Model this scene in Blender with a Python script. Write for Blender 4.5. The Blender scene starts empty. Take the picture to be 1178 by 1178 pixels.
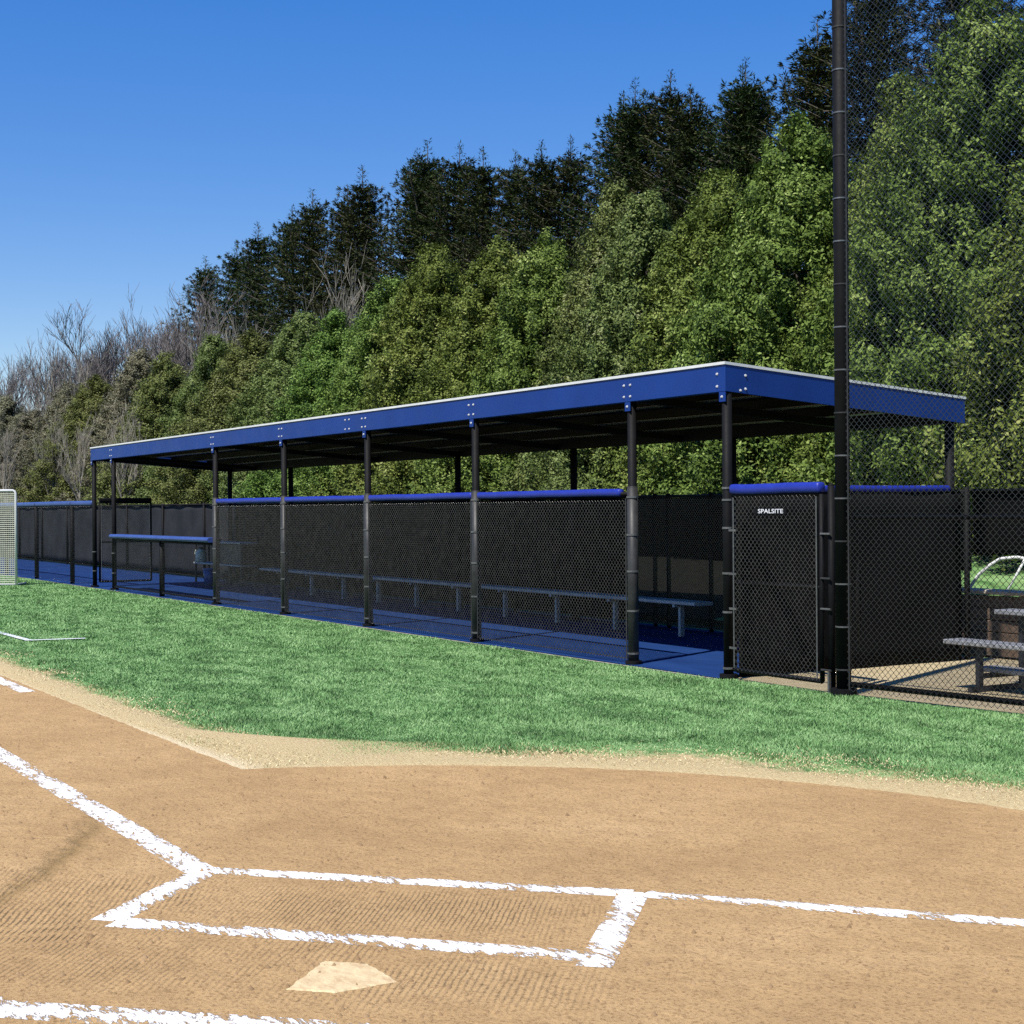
import bpy, math, random
import numpy as np
from mathutils import Vector, Matrix
rad = math.radians
S = bpy.context.scene
COL = S.collection

# ------------------------------------------------------------------ camera
F_PX, YAW, PITCH, ROLL = 1784.3, 2.6065, -0.0022, -0.0070
CAM = Vector((11.3562, -9.0564, 1.5936))
cd = bpy.data.cameras.new('camera')
cd.sensor_fit = 'HORIZONTAL'; cd.sensor_width = 36.0
cd.lens = 36.0 * F_PX / 1178.0
cd.clip_start = 0.05; cd.clip_end = 3000
cam = bpy.data.objects.new('camera', cd); COL.objects.link(cam)
_F = Vector((math.cos(YAW)*math.cos(PITCH), math.sin(YAW)*math.cos(PITCH), math.sin(PITCH)))
_R0 = Vector((math.sin(YAW), -math.cos(YAW), 0)); _U0 = _R0.cross(_F)
_R = _R0*math.cos(ROLL) + _U0*math.sin(ROLL)
_U = -_R0*math.sin(ROLL) + _U0*math.cos(ROLL)
m3 = Matrix((_R, _U, -_F)).transposed()
cam.matrix_world = Matrix.Translation(CAM) @ m3.to_4x4()
S.camera = cam

# ------------------------------------------------------------------ sky, sun, exposure
SUN_EL = rad(56.0); SUN_AZ = rad(-66.0)          # azimuth of the sun measured from +X
sx, sy = math.cos(SUN_AZ), math.sin(SUN_AZ)
w = bpy.data.worlds.new('World'); S.world = w; w.use_nodes = True
nt = w.node_tree; bg = nt.nodes['Background']
sky = nt.nodes.new('ShaderNodeTexSky'); sky.sky_type = 'NISHITA'; sky.sun_disc = False
sky.sun_elevation = SUN_EL; sky.sun_rotation = math.atan2(sx, sy)
sky.altitude = 0; sky.air_density = 1.0; sky.dust_density = 0.0; sky.ozone_density = 4.0
hs = nt.nodes.new('ShaderNodeHueSaturation'); hs.inputs['Saturation'].default_value = 1.86; hs.inputs['Hue'].default_value = 0.522
KS = 4.2
def vmul(src, k):
    n = nt.nodes.new('ShaderNodeVectorMath'); n.operation = 'SCALE'; n.inputs['Scale'].default_value = k
    nt.links.new(src, n.inputs[0]); return n.outputs[0]
gm = nt.nodes.new('ShaderNodeGamma'); gm.inputs['Gamma'].default_value = 0.60
nt.links.new(vmul(sky.outputs[0], 1/KS), gm.inputs['Color'])
nt.links.new(vmul(gm.outputs[0], KS), hs.inputs['Color']); nt.links.new(hs.outputs[0], bg.inputs[0])
bg.inputs[1].default_value = 0.114
sl = bpy.data.lights.new('sun', 'SUN'); sl.energy = 5.0; sl.angle = rad(0.53); sl.color = (1.0, 0.955, 0.88)
so = bpy.data.objects.new('sun', sl); COL.objects.link(so)
so.rotation_euler = Vector((-sx*math.cos(SUN_EL), -sy*math.cos(SUN_EL), -math.sin(SUN_EL))).to_track_quat('-Z', 'Y').to_euler()
so.location = (8, -14, 30)
S.view_settings.view_transform = 'Standard'; S.view_settings.look = 'None'
S.view_settings.exposure = 0.48; S.view_settings.gamma = 1.0; S.view_settings.use_curve_mapping = False
S.render.engine = 'CYCLES'
S.cycles.max_bounces = 6; S.cycles.diffuse_bounces = 1; S.cycles.transparent_max_bounces = 8
S.cycles.use_denoising = False

# ------------------------------------------------------------------ materials
def srgb(r, g, b):
    f = lambda c: (c/255/12.92) if c/255 <= 0.04045 else ((c/255+0.055)/1.055)**2.4
    return (f(r), f(g), f(b), 1)

class Mat:
    def __init__(s, name, rough=0.6, metal=0.0, spec=0.5):
        s.m = bpy.data.materials.new(name); s.m.use_nodes = True
        s.nt = s.m.node_tree; s.n = s.nt.nodes; s.b = s.n['Principled BSDF']
        s.b.inputs['Roughness'].default_value = rough; s.b.inputs['Metallic'].default_value = metal
        s.b.inputs['Specular IOR Level'].default_value = spec
        s._tc = None
    def link(s, a, b): s.nt.links.new(a, b)
    def pos(s):
        if not s._tc: s._tc = s.n.new('ShaderNodeNewGeometry')
        return s._tc.outputs['Position']
    def mapping(s, scale=(1,1,1), rot=(0,0,0), src=None):
        n = s.n.new('ShaderNodeMapping'); n.inputs['Scale'].default_value = scale; n.inputs['Rotation'].default_value = rot
        s.link(src or s.pos(), n.inputs['Vector']); return n.outputs[0]
    def noise(s, scale, detail=4, rough=0.55, vec=None, dist=0):
        n = s.n.new('ShaderNodeTexNoise'); n.inputs['Scale'].default_value = scale
        n.inputs['Detail'].default_value = detail; n.inputs['Roughness'].default_value = rough; n.inputs['Distortion'].default_value = dist
        s.link(vec or s.pos(), n.inputs['Vector']); return n.outputs['Fac']
    def ramp(s, fac, stops, interp='LINEAR'):
        n = s.n.new('ShaderNodeValToRGB'); n.color_ramp.interpolation = interp
        e = n.color_ramp.elements
        e[0].position, e[0].color = stops[0][0], stops[0][1]
        e[1].position, e[1].color = stops[-1][0], stops[-1][1]
        for p, c in stops[1:-1]:
            x = e.new(p); x.color = c
        s.link(fac, n.inputs[0]); return n.outputs[0]
    def mix(s, fac, a, b, mode='MIX'):
        n = s.n.new('ShaderNodeMix'); n.data_type = 'RGBA'; n.blend_type = mode
        for inp, v in ((n.inputs[0], fac), (n.inputs[6], a), (n.inputs[7], b)):
            if hasattr(v, 'links') or hasattr(v, 'is_linked'): s.link(v, inp)
            else: inp.default_value = v
        return n.outputs[2]
    def math(s, op, a, b=0.0, c=0.0, clamp=False):
        n = s.n.new('ShaderNodeMath'); n.operation = op; n.use_clamp = clamp
        for i, v in enumerate((a, b, c)):
            if hasattr(v, 'is_linked'): s.link(v, n.inputs[i])
            else: n.inputs[i].default_value = v
        return n.outputs[0]
    def attr(s, name):
        n = s.n.new('ShaderNodeAttribute'); n.attribute_name = name; return n.outputs['Fac']
    def uv(s):
        n = s.n.new('ShaderNodeUVMap'); n.uv_map = 'uv'
        x = s.n.new('ShaderNodeSeparateXYZ'); s.link(n.outputs[0], x.inputs[0]); return x.outputs[0], x.outputs[1]
    def orand(s):
        return s.n.new('ShaderNodeObjectInfo').outputs['Random']
    def sep(s):
        x = s.n.new('ShaderNodeSeparateXYZ'); s.link(s.pos(), x.inputs[0]); return x.outputs
    def color(s, c):
        if hasattr(c, 'is_linked'): s.link(c, s.b.inputs['Base Color'])
        else: s.b.inputs['Base Color'].default_value = c
        return s
    def bump(s, h, dist, strength=1.0):
        n = s.n.new('ShaderNodeBump'); n.inputs['Distance'].default_value = dist; n.inputs['Strength'].default_value = strength
        s.link(h, n.inputs['Height']); s.link(n.outputs[0], s.b.inputs['Normal']); return s

M = {}
def paint(name, c1, c2, rough, scale=3.0, metal=0.0, spec=0.5, bump=0.0, detail=6):
    m = Mat(name, rough, metal, spec)
    f = m.noise(scale, detail, 0.65)
    m.color(m.ramp(f, [(0.3, c1), (0.7, c2)]))
    r = m.noise(scale*4, 3); rr = m.math('MULTIPLY_ADD', r, 0.25, rough-0.12); m.link(rr, m.b.inputs['Roughness'])
    if bump: m.bump(m.noise(scale*14, 4), bump)
    M[name] = m.m
paint('blue_steel', (0.004, 0.027, 0.160, 1), (0.006, 0.036, 0.20, 1), 0.5, 1.5, spec=0.25)
paint('blue_pad', (0.010, 0.022, 0.235, 1), (0.014, 0.030, 0.30, 1), 0.45, 6.0)
paint('navy_pad', (0.022, 0.050, 0.20, 1), (0.04, 0.08, 0.26, 1), 0.5, 4.0)
paint('white_trim', (0.52, 0.53, 0.53, 1), (0.66, 0.66, 0.65, 1), 0.45, 5.0)
paint('black_vinyl', (0.0045, 0.0045, 0.005, 1), (0.008, 0.008, 0.009, 1), 0.62, 9.0, spec=0.12)
paint('grey_vinyl', (0.020, 0.020, 0.0205, 1), (0.040, 0.040, 0.039, 1), 0.5, 7.0, spec=0.3)
paint('wire_vinyl', (0.008, 0.008, 0.008, 1), (0.02, 0.02, 0.019, 1), 0.30, 15.0, spec=0.9)
paint('tie_metal', (0.10, 0.10, 0.10, 1), (0.20, 0.20, 0.195, 1), 0.38, 20.0, metal=0.6)
paint('aluminium', (0.36, 0.36, 0.36, 1), (0.50, 0.50, 0.50, 1), 0.6, 6.0, metal=0.3)
paint('bleacher_metal', (0.28, 0.28, 0.285, 1), (0.42, 0.42, 0.42, 1), 0.5, 6.0, metal=0.3)
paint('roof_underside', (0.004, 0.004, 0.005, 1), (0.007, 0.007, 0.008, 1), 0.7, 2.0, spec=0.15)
paint('purlin_steel', (0.10, 0.10, 0.105, 1), (0.16, 0.16, 0.165, 1), 0.4, 3.0, metal=0.5)
paint('mesh_glint', (0.018, 0.018, 0.017, 1), (0.075, 0.073, 0.066, 1), 0.30, 12.0, spec=0.9)  # wire colour lightened to imitate sun glints on the mesh
paint('windscreen', (0.0028, 0.0028, 0.003, 1), (0.0055, 0.0055, 0.006, 1), 0.9, 1.8, bump=0.004, spec=0.08)
paint('windscreen_sunlit', (0.012, 0.013, 0.015, 1), (0.028, 0.029, 0.032, 1), 0.85, 1.3, bump=0.006, spec=0.15)  # lighter copy of windscreen, its sunlit tone put into the colour
paint('timber', (0.085, 0.055, 0.038, 1), (0.17, 0.115, 0.08, 1), 0.8, 5.0, bump=0.003)
paint('timber_cap', (0.36, 0.31, 0.25, 1), (0.5, 0.44, 0.36, 1), 0.8, 6.0)
paint('net_cord', (0.30, 0.33, 0.25, 1), (0.42, 0.44, 0.34, 1), 0.8, 8.0)
paint('bucket_blue', (0.03, 0.08, 0.26, 1), (0.05, 0.11, 0.32, 1), 0.4, 8.0)
paint('jug_cream', (0.55, 0.55, 0.42, 1), (0.66, 0.66, 0.52, 1), 0.5, 8.0)
paint('dark_plastic', (0.012, 0.013, 0.018, 1), (0.03, 0.032, 0.04, 1), 0.5, 6.0)
paint('bark', (0.055, 0.045, 0.036, 1), (0.11, 0.09, 0.07, 1), 0.9, 7.0, bump=0.02)
paint('bark_pale', (0.15, 0.135, 0.105, 1), (0.27, 0.245, 0.20, 1), 0.9, 3.0)
paint('bark_mauve', (0.085, 0.075, 0.073, 1), (0.17, 0.148, 0.14, 1), 0.9, 3.0)
paint('clod', (0.16, 0.10, 0.05, 1), (0.36, 0.24, 0.13, 1), 0.95, 9.0, spec=0.1)
paint('bank_dimmed', (0.009, 0.009, 0.007, 1), (0.020, 0.019, 0.014, 1), 0.95, 6.0, bump=0.05, spec=0.1)  # bank ground coloured dark to paint the dim view through the doorway mesh
paint('gravel', (0.38, 0.30, 0.17, 1), (0.52, 0.43, 0.26, 1), 0.95, 5.0, bump=0.02)
paint('concrete', (0.26, 0.25, 0.21, 1), (0.40, 0.38, 0.33, 1), 0.9, 6.0)
paint('letter_white', (0.62, 0.62, 0.66, 1), (0.80, 0.80, 0.82, 1), 0.5, 6.0)

def floor_mat():
    m = Mat('blue_floor', 0.9, spec=0.08)
    f = m.noise(1.2, 5, vec=m.mapping((0.6, 2.2, 1)))
    g = m.noise(60, 3)
    c = m.ramp(f, [(0.3, (0.004, 0.019, 0.088, 1)), (0.55, (0.006, 0.030, 0.124, 1)), (0.75, (0.014, 0.044, 0.150, 1))])
    d = m.math('MULTIPLY', m.math('SUBTRACT', m.noise(2.7, 6, 0.7), 0.56, clamp=True), 3.0, clamp=True)
    c = m.mix(d, c, (0.030, 0.050, 0.11, 1))
    m.color(m.mix(m.math('MULTIPLY', g, 0.5), c, (0.02, 0.05, 0.16, 1))); m.bump(g, 0.006)
    M['blue_floor'] = m.m
floor_mat()

def dirt_nodes(m):
    """bare infield dirt: colour and height sockets, in world metres"""
    big = m.noise(0.8, 5, 0.65, dist=0.5); mid = m.noise(5.0, 5, 0.62); fine = m.noise(62, 5, 0.75); grit = m.noise(260, 2, 0.6)
    c = m.ramp(big, [(0.30, (0.375, 0.238, 0.110, 1)), (0.52, (0.445, 0.288, 0.134, 1)), (0.72, (0.505, 0.335, 0.163, 1))])
    c = m.mix(m.math('MULTIPLY', m.math('SUBTRACT', mid, 0.45, clamp=True), 1.6, clamp=True), c, (0.29, 0.182, 0.084, 1))
    c = m.mix(m.math('MULTIPLY', m.math('SUBTRACT', fine, 0.5, clamp=True), 5.5, clamp=True), c, (0.19, 0.112, 0.050, 1))
    c = m.mix(m.math('MULTIPLY', m.math('SUBTRACT', grit, 0.62, clamp=True), 2.5, clamp=True), c, (0.62, 0.47, 0.31, 1))
    return c, m.math('ADD', m.math('MULTIPLY', fine, 0.55), m.math('MULTIPLY', grit, 0.30)), mid

def dirt_mat():
    m = Mat('infield_dirt', 0.95, spec=0.1)
    c, h, mid = dirt_nodes(m)
    px, py, pz = m.sep()
    # rake grooves round the plate: soft parallel furrows that bend and fade
    def grooves(rotz, freq, cx, cy, rx, ry, wob):
        wv = m.mapping((1,1,1), (0,0,rotz))
        n = m.n.new('ShaderNodeTexWave'); n.wave_type = 'BANDS'; n.bands_direction = 'X'; n.wave_profile = 'SIN'
        n.inputs['Scale'].default_value = freq; n.inputs['Distortion'].default_value = wob
        n.inputs['Detail'].default_value = 2; n.inputs['Detail Scale'].default_value = 0.35
        m.link(wv, n.inputs['Vector'])
        dx = m.math('DIVIDE', m.math('SUBTRACT', px, cx), rx); dy = m.math('DIVIDE', m.math('SUBTRACT', py, cy), ry)
        u = m.math('DIVIDE', m.math('ADD', m.math('SUBTRACT', px, cx), m.math('SUBTRACT', py, cy)), rx*1.414)
        v = m.math('DIVIDE', m.math('SUBTRACT', m.math('SUBTRACT', px, cx), m.math('SUBTRACT', py, cy)), ry*1.414)
        r = m.math('ADD', m.math('POWER', m.math('ABSOLUTE', u), 4), m.math('POWER', m.math('ABSOLUTE', v), 4))
        mask = m.math('SUBTRACT', 1.0, r, clamp=True)
        mask = m.math('MULTIPLY', mask, m.math('MULTIPLY', m.math('SUBTRACT', m.noise(1.6, 3), 0.33, clamp=True), 4, clamp=True))
        return m.math('MULTIPLY', n.outputs['Fac'], mask), mask
    g1, k1 = grooves(rad(-52), 14.5, 5.80, -6.38, 0.98, 0.42, 2.6)
    g2, k2 = grooves(rad(-50), 12.5, 6.25, -7.05, 1.35, 0.46, 3.2)
    g3, k3 = grooves(rad(-62), 12.0, 4.95, -7.6, 0.9, 0.6, 3.0)
    g = m.math('ADD', m.math('ADD', g1, g2), g3)
    hh = m.math('ADD', m.math('MULTIPLY_ADD', m.noise(11, 4, 0.6), 0.9, m.math('MULTIPLY', h, 0.62)), m.math('MULTIPLY', g, 0.42))
    c = m.mix(m.math('MULTIPLY', g, 0.03), c, (0.36, 0.22, 0.11, 1))
    # a dragged rut curving in from the left, its soil turned over and damp
    ru = m.math('ADD', m.math('MULTIPLY', m.math('SUBTRACT', px, 4.29), -0.854), m.math('MULTIPLY', m.math('SUBTRACT', py, -7.26), 0.520))
    rv = m.math('ADD', m.math('MULTIPLY', m.math('SUBTRACT', px, 4.29), 0.520), m.math('MULTIPLY', m.math('SUBTRACT', py, -7.26), 0.854))
    rv = m.math('ADD', rv, m.math('MULTIPLY', m.math('MULTIPLY', ru, ru), 0.10))
    rv = m.math('ADD', rv, m.math('MULTIPLY', m.math('SUBTRACT', mid, 0.5), 0.22))
    rut = m.math('SUBTRACT', 1.0, m.math('DIVIDE', m.math('ABSOLUTE', rv), 0.10), clamp=True)
    rut = m.math('MULTIPLY', rut, m.math('SUBTRACT', 1.0, m.math('POWER', m.math('ABSOLUTE', m.math('DIVIDE', ru, 1.25)), 4), clamp=True))
    c = m.mix(m.math('MULTIPLY', rut, 0.75), c, (0.215, 0.140, 0.058, 1))
    hh = m.math('SUBTRACT', hh, m.math('MULTIPLY', rut, 1.0))
    m.color(c); m.bump(hh, 0.019)
    M['infield_dirt'] = m.m
dirt_mat()

def chalk_mat():
    m = Mat('chalk', 0.95, spec=0.1)
    c, h, mid = dirt_nodes(m)
    u, v = m.uv()                                  # v: 0..1 across the strip, u: metres along
    edge = m.math('ABSOLUTE', m.math('MULTIPLY_ADD', v, 2.0, -1.0))
    n1 = m.noise(30, 6, 0.78, vec=m.mapping((0.45, 1.5, 1), (0, 0, rad(-59)))); n2 = m.noise(3.2, 3)
    t = m.math('ADD', m.math('MULTIPLY', edge, 0.60), m.math('MULTIPLY', m.math('SUBTRACT', n1, 0.5), 4.6))
    t = m.math('ADD', t, m.math('MULTIPLY', m.math('SUBTRACT', n2, 0.5), 1.9))
    k = m.ramp(t, [(0.44, (1,1,1,1)), (0.60, (0,0,0,1))])
    white = m.ramp(m.noise(60, 3), [(0.3, (0.62, 0.60, 0.56, 1)), (0.6, (0.84, 0.83, 0.81, 1))])
    m.color(m.mix(k, c, white)); m.bump(m.math('ADD', h, m.math('MULTIPLY', k, 0.5)), 0.008)
    M['chalk'] = m.m
chalk_mat()

def grass_col(m):
    a = m.noise(1.9, 5, 0.62, vec=m.mapping((0.75, 1.5, 1), (0, 0, rad(-60))), dist=0.6); b = m.noise(6, 4, 0.65)
    c = m.ramp(a, [(0.40, (0.066, 0.150, 0.045, 1)), (0.49, (0.140, 0.285, 0.092, 1)), (0.60, (0.235, 0.39, 0.155, 1))])
    return m.mix(m.math('MULTIPLY', m.math('SUBTRACT', b, 0.5, clamp=True), 1.2, clamp=True), c, (0.27, 0.36, 0.135, 1))
def grass_mats():
    m = Mat('grass', 0.9, spec=0.15)
    c = grass_col(m); f = m.noise(70, 4, 0.7)
    c = m.mix(m.math('MULTIPLY', m.math('SUBTRACT', f, 0.45, clamp=True), 2.0, clamp=True), c, (0.10, 0.19, 0.062, 1))
    m.color(c); m.bump(f, 0.03); M['grass'] = m.m
    m = Mat('grass_blade', 0.6, spec=0.25)
    c = grass_col(m)
    r = m.attr('rnd')
    c2 = m.mix(0.30, c, m.ramp(r, [(0.0, (0.110, 0.235, 0.060, 1)), (0.45, (0.185, 0.36, 0.125, 1)), (0.8, (0.265, 0.43, 0.170, 1)), (1.0, (0.42, 0.48, 0.26, 1))]))
    m.color(c2); m.b.inputs['Subsurface Weight'].default_value = 0.0; M['grass_blade'] = m.m
    m = Mat('straw_blade', 0.8, spec=0.1)
    m.color(m.ramp(m.attr('rnd'), [(0.0, (0.40, 0.30, 0.15, 1)), (0.6, (0.62, 0.50, 0.28, 1)), (1.0, (0.72, 0.62, 0.38, 1))])); M['straw_blade'] = m.m
    m = Mat('bank_grass', 0.9, spec=0.1)
    c = grass_col(m); f = m.noise(9, 5, 0.7)
    m.color(m.mix(m.math('MULTIPLY', m.math('SUBTRACT', f, 0.5, clamp=True), 2.5, clamp=True), c, (0.20, 0.21, 0.09, 1))); m.bump(f, 0.08); M['bank_grass'] = m.m
    m = Mat('worn_fringe', 0.95, spec=0.1)
    u, v = m.uv()
    n1 = m.noise(7, 5, 0.7); n2 = m.noise(1.3, 3); n3 = m.noise(50, 4, 0.7, vec=m.mapping((0.6, 1.5, 1)))
    straw = m.ramp(n3, [(0.28, (0.38, 0.27, 0.135, 1)), (0.5, (0.54, 0.42, 0.22, 1)), (0.72, (0.66, 0.55, 0.32, 1))])
    lipn = m.math('ADD', v, m.math('MULTIPLY', m.math('SUBTRACT', n1, 0.5), 0.06))
    lip = m.ramp(lipn, [(0.02, (1,1,1,1)), (0.075, (0,0,0,1))])
    straw = m.mix(lip, straw, (0.68, 0.56, 0.35, 1))
    t = m.math('ADD', v, m.math('ADD', m.math('MULTIPLY', m.math('SUBTRACT', n1, 0.5), 0.9), m.math('MULTIPLY', m.math('SUBTRACT', n2, 0.5), 0.9)))
    k = m.ramp(t, [(0.62, (0,0,0,1)), (0.86, (1,1,1,1))])
    f = m.noise(70, 4, 0.7); gc = m.mix(m.math('MULTIPLY', m.math('SUBTRACT', f, 0.45, clamp=True), 2.0, clamp=True), grass_col(m), (0.10, 0.19, 0.062, 1))
    m.color(m.mix(k, straw, gc)); m.bump(n3, 0.02); M['worn_fringe'] = m.m
grass_mats()

def plate_mat():
    m = Mat('dusty_plate', 0.9, spec=0.2)
    f = m.noise(14, 5, 0.7, vec=m.mapping((1, 2.2, 1), (0, 0, rad(40)))); g = m.noise(70, 3)
    c = m.ramp(f, [(0.34, (0.42, 0.27, 0.14, 1)), (0.46, (0.50, 0.37, 0.20, 1)), (0.62, (0.60, 0.48, 0.27, 1))])
    m.color(m.mix(m.math('MULTIPLY', g, 0.3), c, (0.66, 0.56, 0.36, 1))); m.bump(g, 0.003)
    M['dusty_plate'] = m.m
plate_mat()

def leaf_mat(name, stops, var=0.12, rough=0.55, trans=0.18):
    m = Mat(name, rough, spec=0.12)
    c = m.ramp(m.attr('rnd'), stops)
    n = m.n.new('ShaderNodeHueSaturation'); m.link(c, n.inputs['Color'])
    r = m.orand()
    m.link(m.math('MULTIPLY_ADD', r, var*2, 1-var), n.inputs['Value'])
    m.link(m.math('MULTIPLY_ADD', r, 0.05, 0.475), n.inputs['Hue'])
    m.color(n.outputs[0])
    if trans:
        tr = m.n.new('ShaderNodeBsdfTranslucent'); m.link(n.outputs[0], tr.inputs['Color'])
        mx = m.n.new('ShaderNodeMixShader'); mx.inputs[0].default_value = trans
        m.link(m.b.outputs[0], mx.inputs[1]); m.link(tr.outputs[0], mx.inputs[2])
        m.link(mx.outputs[0], m.n['Material Output'].inputs['Surface'])
    M[name] = m.m
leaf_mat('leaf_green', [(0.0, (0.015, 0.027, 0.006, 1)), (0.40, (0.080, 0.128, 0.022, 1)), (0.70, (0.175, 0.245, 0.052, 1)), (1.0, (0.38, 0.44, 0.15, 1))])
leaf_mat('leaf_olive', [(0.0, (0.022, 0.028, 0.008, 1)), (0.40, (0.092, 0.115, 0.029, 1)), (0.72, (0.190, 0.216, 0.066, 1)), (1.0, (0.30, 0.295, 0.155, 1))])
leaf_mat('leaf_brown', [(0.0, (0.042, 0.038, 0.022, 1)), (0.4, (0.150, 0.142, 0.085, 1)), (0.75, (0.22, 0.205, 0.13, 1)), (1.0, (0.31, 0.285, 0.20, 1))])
leaf_mat('needle_dark', [(0.0, (0.009, 0.015, 0.005, 1)), (0.5, (0.024, 0.038, 0.011, 1)), (0.85, (0.046, 0.062, 0.017, 1)), (1.0, (0.10, 0.10, 0.035, 1))], 0.15, 0.6, 0.08)

# ------------------------------------------------------------------ mesh helpers
class MB:
    """collects shapes and links them as ONE mesh object"""
    def __init__(s): s.v = []; s.f = []
    def box(s, x0, x1, y0, y1, z0, z1):
        b = len(s.v)
        s.v += [(x0,y0,z0),(x1,y0,z0),(x1,y1,z0),(x0,y1,z0),(x0,y0,z1),(x1,y0,z1),(x1,y1,z1),(x0,y1,z1)]
        s.f += [(b,b+3,b+2,b+1),(b+4,b+5,b+6,b+7),(b,b+1,b+5,b+4),(b+1,b+2,b+6,b+5),(b+2,b+3,b+7,b+6),(b+3,b,b+4,b+7)]
        return s
    def bbox(s, x0, x1, y0, y1, z0, z1, c=0.01):
        """box with chamfered long edges (along its longest axis)"""
        d = [x1-x0, y1-y0, z1-z0]; ax = d.index(max(d))
        lo = [x0,y0,z0]; hi = [x1,y1,z1]; a1, a2 = [i for i in range(3) if i != ax]
        p = [(lo[a1]+c,lo[a2]),(hi[a1]-c,lo[a2]),(hi[a1],lo[a2]+c),(hi[a1],hi[a2]-c),(hi[a1]-c,hi[a2]),(lo[a1]+c,hi[a2]),(lo[a1],hi[a2]-c),(lo[a1],lo[a2]+c)]
        b = len(s.v)
        for e in (lo[ax], hi[ax]):
            for q in p:
                v = [0,0,0]; v[ax] = e; v[a1] = q[0]; v[a2] = q[1]; s.v.append(tuple(v))
        for i in range(8): s.f.append((b+i, b+(i+1)%8, b+8+(i+1)%8, b+8+i))
        s.f.append(tuple(b+i for i in range(7,-1,-1))); s.f.append(tuple(b+8+i for i in range(8)))
        return s
    def tube(s, pts, r, n=8, cap=True):
        pts = [Vector(p) for p in pts]; rr = r if isinstance(r, (list, tuple)) else [r]*len(pts)
        b = len(s.v); prev = None
        for i, p in enumerate(pts):
            t = (pts[min(i+1,len(pts)-1)] - pts[max(i-1,0)]).normalized()
            a = prev if prev is not None else (Vector((0,0,1)) if abs(t.z) < 0.9 else Vector((1,0,0)))
            u = (a - t*a.dot(t)).normalized(); prev = u; q = t.cross(u)
            for k in range(n):
                an = 2*math.pi*k/n; s.v.append(tuple(p + (u*math.cos(an)+q*math.sin(an))*rr[i]))
        for i in range(len(pts)-1):
            for k in range(n):
                s.f.append((b+i*n+k, b+i*n+(k+1)%n, b+(i+1)*n+(k+1)%n, b+(i+1)*n+k))
        if cap:
            s.f.append(tuple(b+k for k in range(n-1,-1,-1))); e = b+(len(pts)-1)*n; s.f.append(tuple(e+k for k in range(n)))
        return s
    def dome(s, c, r, h, n=10):
        pts = []; rr = []
        for k in range(5):
            a = k/4*math.pi/2; pts.append((c[0],c[1],c[2]+h*math.sin(a))); rr.append(max(0.002, r*math.cos(a)))
        return s.tube(pts, rr, n)
    def ring(s, c, r0, r1, h, n=16):
        return s.tube([(c[0],c[1],c[2]-h/2),(c[0],c[1],c[2]-h/2+0.001),(c[0],c[1],c[2]+h/2-0.001),(c[0],c[1],c[2]+h/2)], [r0,r1,r1,r0], n)
    def data(s, name):
        me = bpy.data.meshes.new(name); me.from_pydata(s.v, [], s.f); me.update(); return me
    def build(s, name, mat, parent=None, smooth=False):
        return link(name, s.data(name), mat, parent, smooth)

def link(name, me, mat, parent=None, smooth=False):
    if mat is not None:
        me.materials.clear(); me.materials.append(M[mat] if isinstance(mat, str) else mat)
    if smooth: me.polygons.foreach_set('use_smooth', [True]*len(me.polygons))
    o = bpy.data.objects.new(name, me); COL.objects.link(o)
    if parent is not None:
        o.parent = parent
        root = parent
        off = Vector((0,0,0))
        while root is not None: off += root.location; root = root.parent
        o.location = -off           # the mesh is given in world metres; its thing may stand elsewhere
    return o

def np_mesh(name, V, nper, rnd=None, faces=None):
    """mesh of many separate polygons with nper corners each (numpy)"""
    V = np.ascontiguousarray(V, dtype=np.float32).reshape(-1, 3)
    if faces is None: idx = np.arange(len(V), dtype=np.int32)
    else: idx = np.ascontiguousarray(faces, dtype=np.int32).ravel()
    nf = len(idx)//nper
    me = bpy.data.meshes.new(name)
    me.vertices.add(len(V)); me.vertices.foreach_set('co', V.ravel())
    me.loops.add(len(idx)); me.loops.foreach_set('vertex_index', idx)
    me.polygons.add(nf); me.polygons.foreach_set('loop_start', np.arange(0, nf*nper, nper, dtype=np.int32))
    me.polygons.foreach_set('loop_total', np.full(nf, nper, dtype=np.int32))
    me.update(calc_edges=True)
    if rnd is not None:
        a = me.attributes.new('rnd', 'FLOAT', 'FACE'); a.data.foreach_set('value', np.ascontiguousarray(rnd, dtype=np.float32))
    return me

def tag(o, label=None, cat=None, group=None, kind=None):
    if label: o['label'] = label
    if cat: o['category'] = cat
    if group: o['group'] = group
    if kind: o['kind'] = kind
    return o
def empty(name, loc, label, cat, group=None, rz=0):
    o = bpy.data.objects.new(name, None); COL.objects.link(o); o.location = loc; o.rotation_euler = (0,0,rz)
    o.empty_display_size = 0.2
    return tag(o, label, cat, group)

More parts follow.
